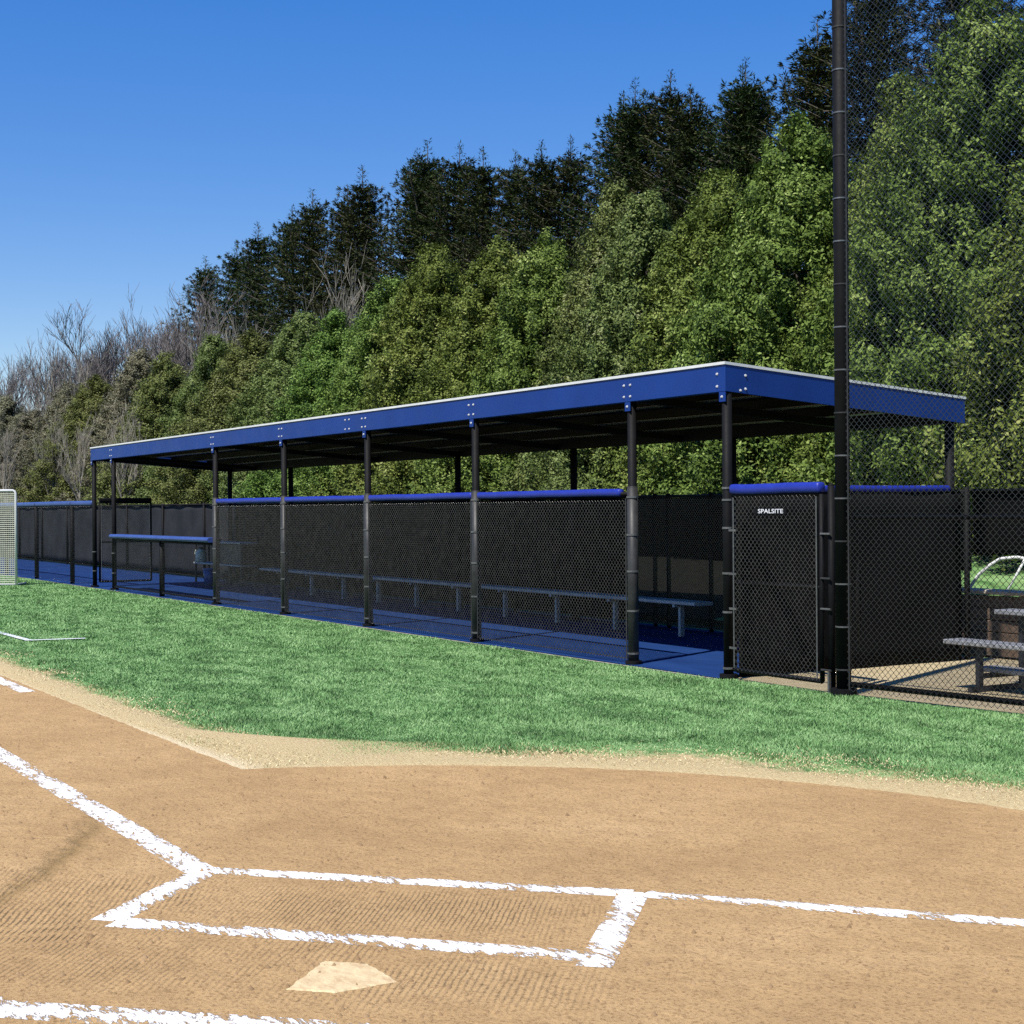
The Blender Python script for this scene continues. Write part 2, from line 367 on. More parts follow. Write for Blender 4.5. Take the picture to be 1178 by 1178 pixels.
def chain(name, p0, p1, z0, z1, parent, mat='wire_vinyl', r=0.0029, d=0.028):
    """woven chain-link fabric between two points on plan: every wire zigzags and hooks its neighbours"""
    p0 = np.array(p0, float); p1 = np.array(p1, float); L = np.linalg.norm(p1-p0); t = (p1-p0)/L; nrm = np.array([-t[1], t[0]])
    n = int(L/d); m = int((z1-z0)/d)
    i = np.arange(n)[:,None]; k = np.arange(m+1)[None,:]
    par = (k+i) % 2
    u = (i+par)*d + np.zeros_like(par); z = z0 + k*d + np.zeros_like(par, dtype=float); wv = (par*2-1)*r*0.9
    # square wire: four corners around each node
    C = []
    for du, dw in ((r,0),(0,r),(-r,0),(0,-r)):
        uu = u+du; ww = wv+dw
        C.append(np.stack([p0[0]+t[0]*uu+nrm[0]*ww, p0[1]+t[1]*uu+nrm[1]*ww, z + (0.0)*uu], -1))
    V = np.stack(C, 2)                                # n, m+1, 4, 3
    base = (np.arange(n)[:,None]*(m+1) + np.arange(m)[None,:])*4
    F = []
    for c in range(4):
        F.append(np.stack([base+c, base+(c+1)%4, base+4+(c+1)%4, base+4+c], -1))
    F = np.stack(F, 2).reshape(-1, 4)
    return link(name, np_mesh(name, V, 4, faces=F), mat, parent, True)

def pad(name, x0, x1, y, z, mat, parent, ry=0.040, rz=0.038):
    """round foam rail padding with slightly pinched ends"""
    n = 12; mb = MB(); b = 0
    xs = [x0, x0+0.01, x0+0.03] + [x0+(x1-x0)*k/8 for k in range(1,8)] + [x1-0.03, x1-0.01, x1]
    sc = [0.80, 0.95, 1.0] + [1.0]*7 + [1.0, 0.95, 0.80]
    rnd = random.Random(int(abs(x0)*100))
    for x, q in zip(xs, sc):
        zz = z + rnd.uniform(-0.004, 0.004)
        for k in range(n):
            a = 2*math.pi*k/n; c, s_ = math.cos(a), math.sin(a)
            e = 0.6
            mb.v.append((x, y + math.copysign(abs(c)**e, c)*ry*q, zz + math.copysign(abs(s_)**e, s_)*rz*q))
    for i in range(len(xs)-1):
        for k in range(n): mb.f.append((i*n+k, i*n+(k+1)%n, (i+1)*n+(k+1)%n, (i+1)*n+k))
    mb.f.append(tuple(range(n-1,-1,-1))); e = (len(xs)-1)*n; mb.f.append(tuple(e+k for k in range(n)))
    return mb.build(name, mat, parent, True)

# ------------------------------------------------------------------ ground
def sheet(name, polys, mat, z, kind='structure'):
    mb = MB()
    for p in polys:
        b = len(mb.v); mb.v += [(x, y, z) for x, y in p]; mb.f.append(tuple(range(b, b+len(p))))
    return tag(mb.build(name, mat), kind=kind)

def smooth(a): a = max(0, min(1, a)); return a*a*(3-2*a)
def bank_z(x, y):
    if x > -0.75: lo = 0.0 if y < 3.72 else 0.62
    else: lo = 0.0 if y < 3.72 else 0.10 + 0.52*smooth((y-3.72)/1.6)
    return lo + (0.45*smooth((y-3.72)/5.0) if y >= 3.72 else 0) + 0.03*math.sin(x*1.7+y)*smooth((y-3.72)/2)

sheet('ground', [[(-1500, -1500), (1500, -1500), (1500, 1500), (-1500, 1500)]], 'grass', 0.0)
sheet('gravel_path', [[(-0.02, -0.02), (1.3, 0.0), (6.2, 0.68), (12, 1.42), (12, 3.73), (-0.02, 3.73)]], 'gravel', 0.004)
sheet('dugout_floor', [[(-60, -0.10), (-0.03, -0.10), (-0.03, 3.3), (-60, 3.3)]], 'blue_floor', 0.012)
sheet('floor_kerb', [[(-60, -0.14), (-0.03, -0.14), (-0.03, -0.105), (-60, -0.105)]], 'concrete', 0.006)

# planted bank behind the dugout
def bank(xs):
    ys = [3.72, 4.0, 4.4, 4.8, 5.3, 6.0, 7.0, 8.5, 11, 16, 26, 60, 200]
    mb = MB()
    for x in xs:
        for y in ys: mb.v.append((x, y, bank_z(x, y)))
    n = len(ys)
    for i in range(len(xs)-1):
        for j in range(n-1): mb.f.append((i*n+j, (i+1)*n+j, (i+1)*n+j+1, i*n+j+1))
    return mb
tag(bank(list(np.concatenate([np.arange(-95, -30, 3.0), np.arange(-30, -5.0, 0.6), [-5.0]]))).build('bank_dimmed', 'bank_dimmed', None, True), kind='structure')  # stretch of bank with the dimness painted into its colour
tag(bank([-5.0, -4.4, -3.8, -3.2, -2.6, -2.0, -1.4, -0.751, -0.749, -0.7]+list(np.arange(-0.4, 14, 0.6))).build('bank', 'bank_grass', None, True), kind='structure')

# infield dirt: half plane beside the base line joined to the circle round home plate
HC = (6.5, -7.0); HR = 4.36; LY = -5.66
a0 = math.acos(-math.sqrt(HR*HR-(LY-HC[1])**2)/HR)            # where the circle meets the line
def edge_path(dr):
    """points along the dirt edge, pushed out by dr metres"""
    r = HR + dr; ly = LY + dr*0.62
    xa = HC[0] - math.sqrt(max(r*r-(ly-HC[1])**2, 0)); P = []
    x = -44.0
    while x < xa-0.15:
        P.append((x, ly)); x += 0.5
    aa = math.pi - math.asin((ly-HC[1])/r)
    for k in range(91):
        a = aa + (rad(-40)-aa)*k/90
        P.append((HC[0]+r*math.cos(a), HC[1]+r*math.sin(a)))
    return P
def infield():
    P = edge_path(0.0); rnd = random.Random(4)
    Q = []
    for (x0,y0),(x1,y1) in zip(P[:-1], P[1:]):
        n = max(1, int(math.hypot(x1-x0, y1-y0)/0.06))
        for k in range(n): Q.append((x0+(x1-x0)*k/n + rnd.uniform(-.008,.008), y0+(y1-y0)*k/n + rnd.uniform(-.010,.010)))
    Q += [(15, -12), (15, -40), (-44, -40)]
    return sheet('infield_dirt', [Q], 'infield_dirt', 0.012)
infield()
def fringe():
    A = edge_path(-0.04); W = 12
    me = MB(); uvs = []
    rows = []
    N = 400
    def resample(P):
        P = np.array(P); s = np.concatenate([[0], np.cumsum(np.hypot(*np.diff(P, axis=0).T))]); t = np.linspace(0, s[-1], N)
        return np.stack([np.interp(t, s, P[:,0]), np.interp(t, s, P[:,1])], 1)
    a = resample(A); b = resample(edge_path(1.05))
    for i in range(N):
        for j in range(W+1):
            v = j/W; p = a[i]*(1-v)+b[i]*v; me.v.append((p[0], p[1], 0.002 + 0.004*(1-v) + 0.014*math.sin(math.pi*min(1, v*1.6)))); uvs.append((i*0.1, v))
    for i in range(N-1):
        for j in range(W):
            q = i*(W+1)+j; me.f.append((q, q+W+1, q+W+2, q+1))
    d = me.data('worn_fringe'); l = d.uv_layers.new(name='uv')
    l.data.foreach_set('uv', [c for lp in d.loops for c in uvs[lp.vertex_index]])
    tag(link('worn_fringe', d, 'worn_fringe', None, True), kind='structure')
fringe()

def chalk_line(p0, p1, w, label, z=0.016, name='chalk_line'):
    p0 = Vector((*p0, 0)); p1 = Vector((*p1, 0)); L = (p1-p0).length; t = (p1-p0)/L; n = Vector((-t.y, t.x, 0))
    W = w*1.95; N = max(2, int(L/0.1)); mb = MB(); uvs = []
    for i in range(N+1):
        for j in range(3):
            p = p0 + t*(L*i/N) + n*(W*(j/2-0.5)); mb.v.append((p.x, p.y, z if (j == 1 and 0 < i < N) else 0.0124+(z-0.016)*0.25)); uvs.append((L*i/N, j/2))
    for i in range(N):
        for j in range(2): q = i*3+j; mb.f.append((q, q+3, q+4, q+1))
    d = mb.data(name); l = d.uv_layers.new(name='uv'); l.data.foreach_set('uv', [c for lp in d.loops for c in uvs[lp.vertex_index]])
    return tag(link(name, d, 'chalk'), label, 'chalk line', 'chalk lines on the field')
bA, bB, bC, bD = (4.78,-6.76), (6.13,-5.40), (6.82,-6.01), (5.43,-7.34)
chalk_line((-2.0, -6.78), (4.86, -6.77), 0.075, 'white foul line running from the batter box corner out along the base path', 0.0160)
chalk_line(bA, bB, 0.062, 'long white batter box edge on the dugout side', 0.0164)
chalk_line(bD, bC, 0.070, 'long white batter box edge nearest home plate', 0.0168)
chalk_line((4.80,-6.74), (5.40,-7.36), 0.072, 'short white edge at the left end of the batter box', 0.0172)
chalk_line((6.12,-5.38), (6.90,-6.10), 0.066, 'short thick white edge at the right end of the batter box', 0.0176)
chalk_line((6.17,-5.36), (8.3,-3.56), 0.060, 'white line running on right from the batter box toward the grass', 0.0180)
chalk_line((6.17,-8.06), (7.38,-6.74), 0.085, 'white line of the second batter box along the bottom edge', 0.0164)
chalk_line((6.22,-7.94), (6.02,-8.5), 0.08, 'short white corner stub of the second batter box at bottom left', 0.0172)
chalk_line((-9.0, -5.72), (-2.55, -5.78), 0.07, 'short white line beside the grass edge at the far left', 0.0184)
def coach_line():
    mb = MB()
    for (a, b) in (((-14.0,-4.55), (-8.05,-4.45)), ((-8.05,-4.45), (-7.93,-3.80))):
        p0 = Vector((*a,0)); p1 = Vector((*b,0)); t = (p1-p0).normalized(); n = Vector((-t.y,t.x,0))*0.045
        q = len(mb.v); zz = 0.018 if q == 0 else 0.022
        mb.v += [tuple(p0+n+Vector((0,0,zz))), tuple(p0-n+Vector((0,0,zz))), tuple(p1-n+Vector((0,0,zz))), tuple(p1+n+Vector((0,0,zz)))]; mb.f.append((q,q+1,q+2,q+3))
    return tag(mb.build('painted_line', 'letter_white'), 'white L-shaped coach box line painted on the grass', 'painted line')
coach_line()
def home_plate():
    # pentagon, tip pointing away from the mound (along +x +y)
    c = Vector((6.575,-6.865)); f = Vector((0.7071,0.7071)); s = Vector((0.7071,-0.7071)); h = 0.165
    pts = [c - f*h - s*h, c - f*h + s*h, c + f*0.0 + s*h, c + f*h, c + f*0.0 - s*h]
    mb = MB(); rnd = random.Random(2); ring = []
    for i in range(5):
        p, q = pts[i], pts[(i+1)%5]
        for k in range(14):
            t = k/14; ring.append(p*(1-t)+q*t + Vector((rnd.uniform(-.004,.004), rnd.uniform(-.004,.004))))
    n = len(ring)
    for p in ring: mb.v.append((p.x, p.y, 0.0125))
    for p in ring: d = (c-p)*0.05; mb.v.append((p.x+d.x, p.y+d.y, 0.0165))
    for i in range(n): mb.f.append((i, (i+1)%n, n+(i+1)%n, n+i))
    mb.f.append(tuple(n+i for i in range(n)))
    return tag(mb.build('home_plate', 'dusty_plate'), 'dusty tan home plate half buried in the dirt', 'home plate')
home_plate()

def clods():
    rng = np.random.default_rng(3); N = 20000
    out = []
    P = np.empty((0,2))
    while len(P) < N:
        x = rng.uniform(-6, 11, 4*N); y = rng.uniform(-12, -2.5, 4*N)
        ok = ((y < LY-0.03) | ((x-HC[0])**2+(y-HC[1])**2 < (HR-0.05)**2)) & ((rng.random(4*N) < 0.35) | ((x-HC[0])**2+(y-HC[1])**2 < 16))
        P = np.concatenate([P, np.stack([x,y],1)[ok]])
    P = P[:N]; s = 0.0028 + 0.0105*rng.random(N)**4
    o = np.array([(1,0,0),(0,1,0),(-1,0,0),(0,-1,0),(0,0,1)])
    V = np.array([P[:,0],P[:,1],np.full(N,0.012)]).T[:,None,:] + o[None]*s[:,None,None]*(0.6+0.8*rng.random((N,5,1)))
    F = np.array([(0,1,4),(1,2,4),(2,3,4),(3,0,4)])
    F = (np.arange(N)[:,None,None]*5 + F[None]).reshape(-1,3)
    tag(link('dirt_clods', np_mesh('dirt_clods', V, 3, faces=F), 'clod'), 'scattered small dirt clods on the infield', 'dirt', kind='stuff')
clods()

def blades(name, P, h, wd, lean, mat, rng, label):
    N = len(P); a = rng.uniform(0, 2*np.pi, N); b = rng.uniform(0, 2*np.pi, N)
    dx = np.stack([np.cos(a), np.sin(a), np.zeros(N)], 1)*wd[:,None]/2
    base = np.stack([P[:,0], P[:,1], P[:,2]], 1)
    tip = base + np.stack([np.cos(b)*lean*h, np.sin(b)*lean*h, h], 1)
    V = np.stack([base-dx, base+dx, tip], 1)
    tag(link(name, np_mesh(name, V, 3, rng.random(N)), mat), label, 'grass', kind='stuff')
def turf():
    rng = np.random.default_rng(7)
    C = np.array([CAM.x, CAM.y]); pts = []
    N = 330000
    # polar about the viewpoint side of the field: density falls gently with distance
    ang = rng.uniform(YAW-rad(20), YAW+rad(20), 4*N); r = 6.5*(60/6.5)**(rng.random(4*N)**1.15)
    x = C[0]+r*np.cos(ang); y = C[1]+r*np.sin(ang)
    rr = np.hypot(x-HC[0], y-HC[1]); edge = np.where(y-LY > 0, np.minimum(rr-HR, 9), -1)
    edge = np.where((x < 2.4), np.minimum((y-LY)/0.62, np.where(rr < HR, -1, 9)), edge)
    ok = (edge > 0.09) & (y < np.where(x < 0, -0.15, 0.9)) & ((x < 0) | (x > 1.4) | (y < 0.0)) & ((x < 1.4) | (y < 0.03 + (x-1.5)*0.127))
    wob = 0.16*np.sin(x*2.3+y*1.1)+0.12*np.sin(x*5.1-y*3.7)+0.10*np.sin(y*7.9+x)
    p_green = np.clip((edge-0.38+wob)/0.45 + rng.normal(0, .38, len(x)), 0, 1)
    keep = ok & (rng.random(len(x)) < np.where(edge < 0.8, np.maximum(0.12, p_green), 1.0))
    x, y, r, pg, edge = x[keep][:N], y[keep][:N], r[keep][:N], p_green[keep][:N], edge[keep][:N]
    k = rng.random(len(x)) < pg
    h = (0.010+0.014*rng.random(len(x)))*(1+0.010*r); wd = (0.0045+0.004*rng.random(len(x)))*np.maximum(1, r/9)
    ph = rng.uniform(0, 6.28, 12); an = rng.uniform(0, np.pi, 12); fr = rng.uniform(2.0, 9.0, 12)
    pat = sum(np.sin(fr[i]*(x*np.cos(an[i])+y*np.sin(an[i]))+ph[i]) for i in range(12))/np.sqrt(12)
    h = h*np.clip(0.85+0.32*pat, 0.35, 1.6)
    P = np.stack([x, y, np.full(len(x), 0.002)], 1)
    g = k
    blades('grass_blades', P[g], h[g], wd[g], 0.3+0.9*rng.random(g.sum()), 'grass_blade', rng, 'green turf grass between the infield dirt and the dugout')
    s = ~k; P[:,2] = 0.014
    blades('straw_grass', P[s], h[s]*0.55, wd[s], 0.6+1.4*rng.random(s.sum()), 'straw_blade', rng, 'dry straw coloured grass along the edge of the dirt')
turf()

# ------------------------------------------------------------------ dugout shelter
TS = [0.0, 1.5277, 4.7621, 7.7509, 10.7117, 13.7277, 19.6843, 21.1036]      # front columns, metres left of the right corner
RT, DR, DEPTH = 2.930, 0.2253/3.0477, 3.05
XL, XR = -21.16, 0.05
rz = lambda y: RT - DR*y
dug = empty('dugout', (-10.5, 1.5, 0), 'long black dugout shelter with a flat roof edged in blue steel', 'dugout')
def slab(x0, x1, y0, y1, t0, t1):
    """sloping slab parallel to the roof: t0..t1 below the roof top"""
    mb = MB(); b = 0
    for x in (x0, x1):
        for y in (y0, y1):
            mb.v += [(x, y, rz(y)-t1), (x, y, rz(y)-t0)]
    mb.f += [(0,2,3,1),(4,5,7,6),(0,1,5,4),(2,6,7,3),(0,4,6,2),(1,3,7,5)]
    return mb
def roof_deck():
    mb = MB(); n = int((XR-XL-0.1)/0.1); y0, y1 = -0.02, DEPTH-0.02
    for i in range(n+1):
        x = XL+0.05+(XR-XL-0.1)*i/n; d = 0.018*(1 if (i//1)%3 == 0 else 0)
        for y in (y0, y1): mb.v += [(x, y, rz(y)-0.060+d), (x, y, rz(y)-0.064+d-0.004)]
    for i in range(n):
        b = i*4; c = b+4
        mb.f += [(b, c, c+2, b+2), (b+1, b+3, c+3, c+1)]
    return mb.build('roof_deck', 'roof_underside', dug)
roof_deck()
fas = slab(XL, XR, -0.055, -0.035, 0.0225, 0.268).build('front_fascia', 'blue_steel', dug)
efr = slab(XR-0.02, XR, -0.034, DEPTH, 0.0225, 0.268).build('end_fascia', 'blue_steel', dug)
slab(XL, XL+0.02, -0.034, DEPTH, 0.0225, 0.268).build('end_fascia', 'blue_steel', dug)
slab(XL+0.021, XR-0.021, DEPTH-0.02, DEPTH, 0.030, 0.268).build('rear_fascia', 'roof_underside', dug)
slab(XL-0.008, XR+0.008, -0.068, -0.01, -0.004, 0.022).build('drip_edge', 'white_trim', dug)
slab(XR-0.035, XR+0.008, -0.009, DEPTH+0.01, -0.004, 0.022).build('drip_edge', 'white_trim', dug)
slab(XL-0.008, XL+0.035, -0.009, DEPTH+0.01, -0.004, 0.022).build('drip_edge', 'white_trim', dug)
slab(XL+0.02, XR-0.02, -0.034, 0.02, 0.247, 0.267).build('fascia_flange', 'blue_steel', dug)
for y in (0.85, 1.70, 2.50):
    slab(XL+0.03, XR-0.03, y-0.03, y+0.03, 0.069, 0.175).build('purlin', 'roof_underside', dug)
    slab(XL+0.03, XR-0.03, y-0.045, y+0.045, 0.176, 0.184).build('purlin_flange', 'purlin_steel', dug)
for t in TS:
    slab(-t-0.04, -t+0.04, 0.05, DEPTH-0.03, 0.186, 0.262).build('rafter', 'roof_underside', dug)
# bolts
bolt_me = None
def bolt(x, y, z, axis, parent):
    global bolt_me
    if bolt_me is None:
        mb = MB(); mb.tube([(0,0,0),(0,-0.004,0)], 0.013, 10); mb.tube([(0,-0.004,0),(0,-0.013,0)], 0.0085, 6)
        bolt_me = mb.data('bolt'); bolt_me.materials.append(M['white_trim'])
    o = bpy.data.objects.new('bolt', bolt_me); COL.objects.link(o); o.parent = parent
    off = Vector((0,0,0)); p = parent
    while p is not None: off += p.location; p = p.parent
    o.location = Vector((x,y,z)) - off
    if axis == 'x': o.rotation_euler = (0,0,rad(90))
    return o
for i, t in enumerate(TS[:-1]):
    for dx in ((-0.055, 0.055) if i else (-0.07,)):
        for z in (RT-0.10, RT-0.215): bolt(-t+dx, -0.055, z, 'y', fas)
for xs in (-8.35, -8.22):
    for z in (RT-0.09, RT-0.22): bolt(xs, -0.055, z, 'y', fas)
for z in (0.10, 0.225): bolt(XR, 0.18, rz(0.18)-z, 'x', efr)
bolt(XR, 0.12, rz(0.12)-0.245, 'x', efr)

def column(x, y, top, sleeve, front=True, bands=()):
    c = MB().tube([(x,y,0.012),(x,y,top)], 0.046 if front else 0.05, 14).build('column', 'black_vinyl', dug, True)
    if front:
        MB().box(x-0.045, x+0.045, y-0.056, y-0.046, RT-0.36, RT-0.2685).build('bracket', 'blue_steel', c)
        bolt(x, y-0.056, RT-0.315, 'y', c)
    if sleeve:
        s = MB(); s.tube([(x,y,0.013),(x,y,sleeve)], 0.056, 16); s.dome((x,y,sleeve), 0.056, 0.02, 16)
        s.build('post_sleeve', 'grey_vinyl', c, True)
    for z in bands:
        rr = 0.058 if sleeve else 0.048
        MB().ring((x,y,z), rr-0.004, rr+0.005, 0.020).build('tie_band', 'tie_metal', c)
    MB().ring((x,y,0.03), 0.06, 0.085, 0.035).build('base_collar', 'black_vinyl', c)
    return c
B1 = (0.12, 0.55, 0.95, 1.32, 1.70)
for i, t in enumerate(TS):
    column(-t, 0, RT-0.20, 1.80 if i in (1,2,3,4,5) else 0, True, B1 if i in (1,2,3,4,5) else ((0.10, 0.62, 0.98, 1.40, 1.66, 1.77) if i == 0 else (0.35, 0.75)))
for x in (-0.07, -3.6, -7.17, -10.6, -14.0, -17.56, -21.0):
    column(x, DEPTH-0.10, rz(DEPTH)-0.26, 0, False)

# ------------------------------------------------------------------ front fence panels
def wire(mb, a, b, r=0.004): mb.tube([a, b], r, 5)
names = ['chain link dugout panel next to the open doorway, padded blue on top', 'chain link dugout panel second from the doorway, under a blue pad',
         'chain link dugout panel second from the low counter, under a blue pad', 'chain link dugout panel right beside the low padded counter']
for i in range(4):
    xr, xl = -TS[i+1]-0.06, -TS[i+2]+0.06
    p = empty('fence_panel', ((xl+xr)/2, 0, 0.0), names[i], 'fence', 'chain link panels along the dugout front')
    chain('chain_link', (xl, -0.02), (xr, -0.02), 0.05, 1.70, p, 'mesh_glint')
    MB().tube([(xl,0.01,1.735),(xr,0.01,1.735)], 0.021, 10).build('top_rail', 'black_vinyl', p, True)
    MB().tube([(xl,0.01,0.06),(xr,0.01,0.06)], 0.005, 6).build('tension_wire', 'grey_vinyl', p)
    pad('rail_padding', xl+0.02, xr-(0.14 if i == 0 else 0.02), 0.0, 1.752, 'blue_pad', p)
    for xx in (xl+0.015, xr-0.015):
        MB().box(xx-0.008, xx+0.008, -0.034, -0.028, 0.06, 1.69).build('tension_bar', 'grey_vinyl', p)

# low counter with padding
cp = empty('counter_rail', (-16.7, 0, 0), 'low railing with blue padded top across the wide dugout opening', 'railing')
xl, xr = -TS[6]+0.05, -TS[5]-0.06
MB().tube([(xl,0,1.03),(xr,0,1.03)], 0.024, 10).build('top_rail', 'black_vinyl', cp, True)
MB().bbox(xl+0.02, xr-0.02, -0.13, 0.13, 1.056, 1.135, 0.03).build('counter_padding', 'navy_pad', cp)
MB().tube([(xl,0,0.08),(xr,0,0.08)], 0.018, 8).build('bottom_rail', 'black_vinyl', cp, True)
for x in (-16.64,):
    MB().tube([(x,0,0.012),(x,0,1.03)], 0.05, 12).build('post', 'black_vinyl', cp, True)
chain('chain_link', (xl, -0.028), (xr, -0.028), 0.06, 1.02, cp, r=0.0017, d=0.03)

# ------------------------------------------------------------------ gates
def gate(name, P0, P1, z0, z1, label, capmat, capz, sign=False):
    (x0,y0),(x1,y1) = P0, P1
    g = empty(name, ((x0+x1)/2, (y0+y1)/2, 0), label, 'gate', 'dugout gates')
    fr = MB()
    fr.tube([(x0,y0,z0),(x0,y0,z1)], 0.022, 10); fr.tube([(x1,y1,z0),(x1,y1,z1)], 0.022, 10)
    fr.tube([(x0,y0,z0),(x1,y1,z0)], 0.0215, 10); fr.tube([(x0,y0,z1),(x1,y1,z1)], 0.0215, 10)
    fr.build('gate_frame', 'black_vinyl', g, True)
    t = Vector((x1-x0, y1-y0, 0)).normalized(); n = Vector((t.y, -t.x, 0))*0.025
    chain('chain_link', (x0+t.x*.02+n.x, y0+t.y*.02+n.y), (x1-t.x*.02+n.x, y1-t.y*.02+n.y), z0, z1, g, 'mesh_glint')
    zm = z0+(z1-z0)*0.5
    MB().tube([(x0,y0,zm),(x1,y1,zm)], 0.017, 8).build('cross_bar', 'black_vinyl', g, True)
    for P, s in ((P0, 1), (P1, -1)):
        q = Vector((P[0]+t.x*s*.03, P[1]+t.y*s*.03, 0)) + n*1.3
        MB().tube([(q.x,q.y,z0+.02),(q.x,q.y,z1-.02)], 0.006, 6).build('tension_bar', 'tie_metal', g)
    return g
rg = gate('gate', (0.13, -0.03), (1.31, -0.03), 0.10, 1.70, 'open chain link gate under a bright blue pad beside the tall pole', 'blue_pad', 1.76)
pad('rail_padding', 0.12, 1.32, -0.035, 1.757, 'blue_pad', rg, 0.048, 0.046)
for z in (0.30, 0.66, 0.98, 1.38):
    MB().box(0.09, 0.19, -0.062, -0.054, z-0.010, z+0.010).build('tie_band', 'tie_metal', rg)
# maker's plate with small white lettering
sg = MB().box(0.46, 0.90, -0.068, -0.062, 1.530, 1.580).build('name_plate', 'black_vinyl', rg)
tc = bpy.data.curves.new('plate_text', 'FONT'); tc.body = 'SPALSITE'; tc.size = 0.054; tc.extrude = 0.001; tc.offset = 0.0004
to = bpy.data.objects.new('tmp_text', tc); COL.objects.link(to)
bpy.context.view_layer.update()
tm = bpy.data.meshes.new_from_object(to.evaluated_get(bpy.context.evaluated_depsgraph_get()))
bpy.data.objects.remove(to)
vv = np.empty(len(tm.vertices)*3, dtype=np.float32); tm.vertices.foreach_get('co', vv); vv = vv.reshape(-1,3)
sxk = 0.34/(vv[:,0].max()-vv[:,0].min())
vv = np.stack([0.52+(vv[:,0]-vv[:,0].min())*sxk, -0.0695-vv[:,2]*0.5, 1.537+vv[:,1]], 1)
tm.vertices.foreach_set('co', np.ascontiguousarray(vv, dtype=np.float32).ravel()); tm.update()
link('lettering', tm, 'letter_white', sg)
lg = gate('gate', (-21.08, 0.10), (-21.08, 1.20), 0.12, 1.78, 'black gate at the far left end of the dugout, swung inward', 'black_vinyl', 1.80)
MB().bbox(-21.13, -21.03, 0.10, 1.20, 1.795, 1.875, 0.02).build('rail_padding', 'black_vinyl', lg)  # padding coloured black, its shade painted in

gp = empty('gate_post', (1.40, 0.0, 0), 'slim black gate post with clamps just left of the tall pole', 'post')
s = MB(); s.tube([(1.40,0,0),(1.40,0,1.77)], 0.031, 12); s.dome((1.40,0,1.77), 0.031, 0.02, 12); s.build('post', 'black_vinyl', gp, True)
for z in (0.20, 0.72, 0.98, 1.36):
    MB().bbox(1.315, 1.435, -0.055, -0.037, z-0.009, z+0.009, 0.004).build('hinge_clamp', 'tie_metal' if z in (0.72, 1.36) else 'grey_vinyl', gp)
MB().box(1.405, 1.425, -0.06, -0.038, 0.01, 0.19).build('drop_rod', 'tie_metal', gp)

# ------------------------------------------------------------------ screened fences
def screened(name, P0, P1, label, zs0, zs1, posts, mat='windscreen', mesh=True, capmat=None, z_top=1.76, side=-1, rail_r=0.021, group='screened fences round the dugout', wr=0.0023, wd=0.03, meshmat='mesh_glint'):
    (x0,y0),(x1,y1) = P0, P1
    g = empty(name, ((x0+x1)/2,(y0+y1)/2,0), label, 'fence', group)
    t = Vector((x1-x0,y1-y0,0)); L = t.length; t.normalize(); n = Vector((t.y,-t.x,0))*side*-1
    rnd = random.Random(len(label))
    # fabric: a thin woven sheet that sags and ripples between its ties
    N = max(4, int(L/0.12)); K = 10; V = []
    for i in range(N+1):
        u = L*i/N
        for k in range(K+1):
            z = zs0 + (zs1-zs0)*k/K
            w_ = 0.012*math.sin(u*2.1+z*3)+0.008*math.sin(u*5.3-z*4.1)
            zz = z - (0.012*abs(math.sin(u*1.57)) if k == K else 0) + (0.02*math.sin(u*2.3)*math.sin(u*0.7) if k == 0 else 0)
            V.append((x0+t.x*u+n.x*(0.03+w_), y0+t.y*u+n.y*(0.03+w_), zz))
    mb = MB(); mb.v = V
    for i in range(N):
        for k in range(K): q = i*(K+1)+k; mb.f.append((q, q+K+1, q+K+2, q+1))
    o = mb.build('windscreen', mat, g, True)
    so_ = o.modifiers.new('thickness', 'SOLIDIFY'); so_.thickness = 0.003
    MB().tube([(x0,y0,z_top-0.02),(x1,y1,z_top-0.02)], rail_r, 8).build('top_rail', 'black_vinyl', g, True)
    MB().tube([(x0,y0,0.06),(x1,y1,0.06)], 0.012, 6).build('bottom_rail', 'black_vinyl', g, True)
    if mesh: chain('chain_link', (x0-n.x*.024, y0-n.y*.024), (x1-n.x*.024, y1-n.y*.024), 0.05, z_top-0.03, g, meshmat, r=wr, d=wd)
    for u in posts:
        MB().tube([(x0+t.x*u,y0+t.y*u,0),(x0+t.x*u,y0+t.y*u,z_top+0.02)], 0.03, 10).build('post', 'black_vinyl', g, True)
    return g
ew = screened('screened_fence', (0.0, 0.10), (0.0, 3.0), 'black screened end wall of the dugout beside the tan gravel', 0.015, 1.72, (1.5,), side=-1)
# blue padding along the end wall's top (runs along Y)
def pad_y(x, y0, y1, z, mat, parent):
    o = pad('rail_padding', 0, y1-y0, 0, 0, mat, None, 0.035, 0.032)
    o.parent = parent; o.rotation_euler = (0,0,rad(90)); o.location = Vector((x, y0, z)) - parent.location
    return o
pad_y(0.0, 0.14, 2.86, 1.765, 'blue_pad', ew)
screened('screened_fence', (-6.0, 3.12), (0.03, 3.12), 'black screened back fence behind the doorway, bare mesh at the bottom', 0.93, 1.73, (0.02, 0.55, 0.85, 1.75, 2.25, 2.6, 4.3, 6.0), side=1, wr=0.0045, wd=0.024, meshmat='wire_vinyl')
screened('screened_fence', (-21.1, 3.12), (-6.05, 3.12), 'long black screened back fence behind the dugout bench', 0.05, 1.73, (0.02, 3, 6, 9, 12, 15), side=1, mesh=False)
screened('screened_fence', (0.06, 3.12), (4.4, 3.12), 'black screen hung above the grass bank right of the dugout', 1.09, 1.76, (2.2, 4.28), side=1, mesh=False)
screened('screened_fence', (-60.0, 3.25), (-21.2, 3.20), 'faded grey screened fence behind the blue floor at the far left', 0.10, 1.76, [k*3.05 for k in range(13)], mat='windscreen_sunlit', side=1, mesh=False)
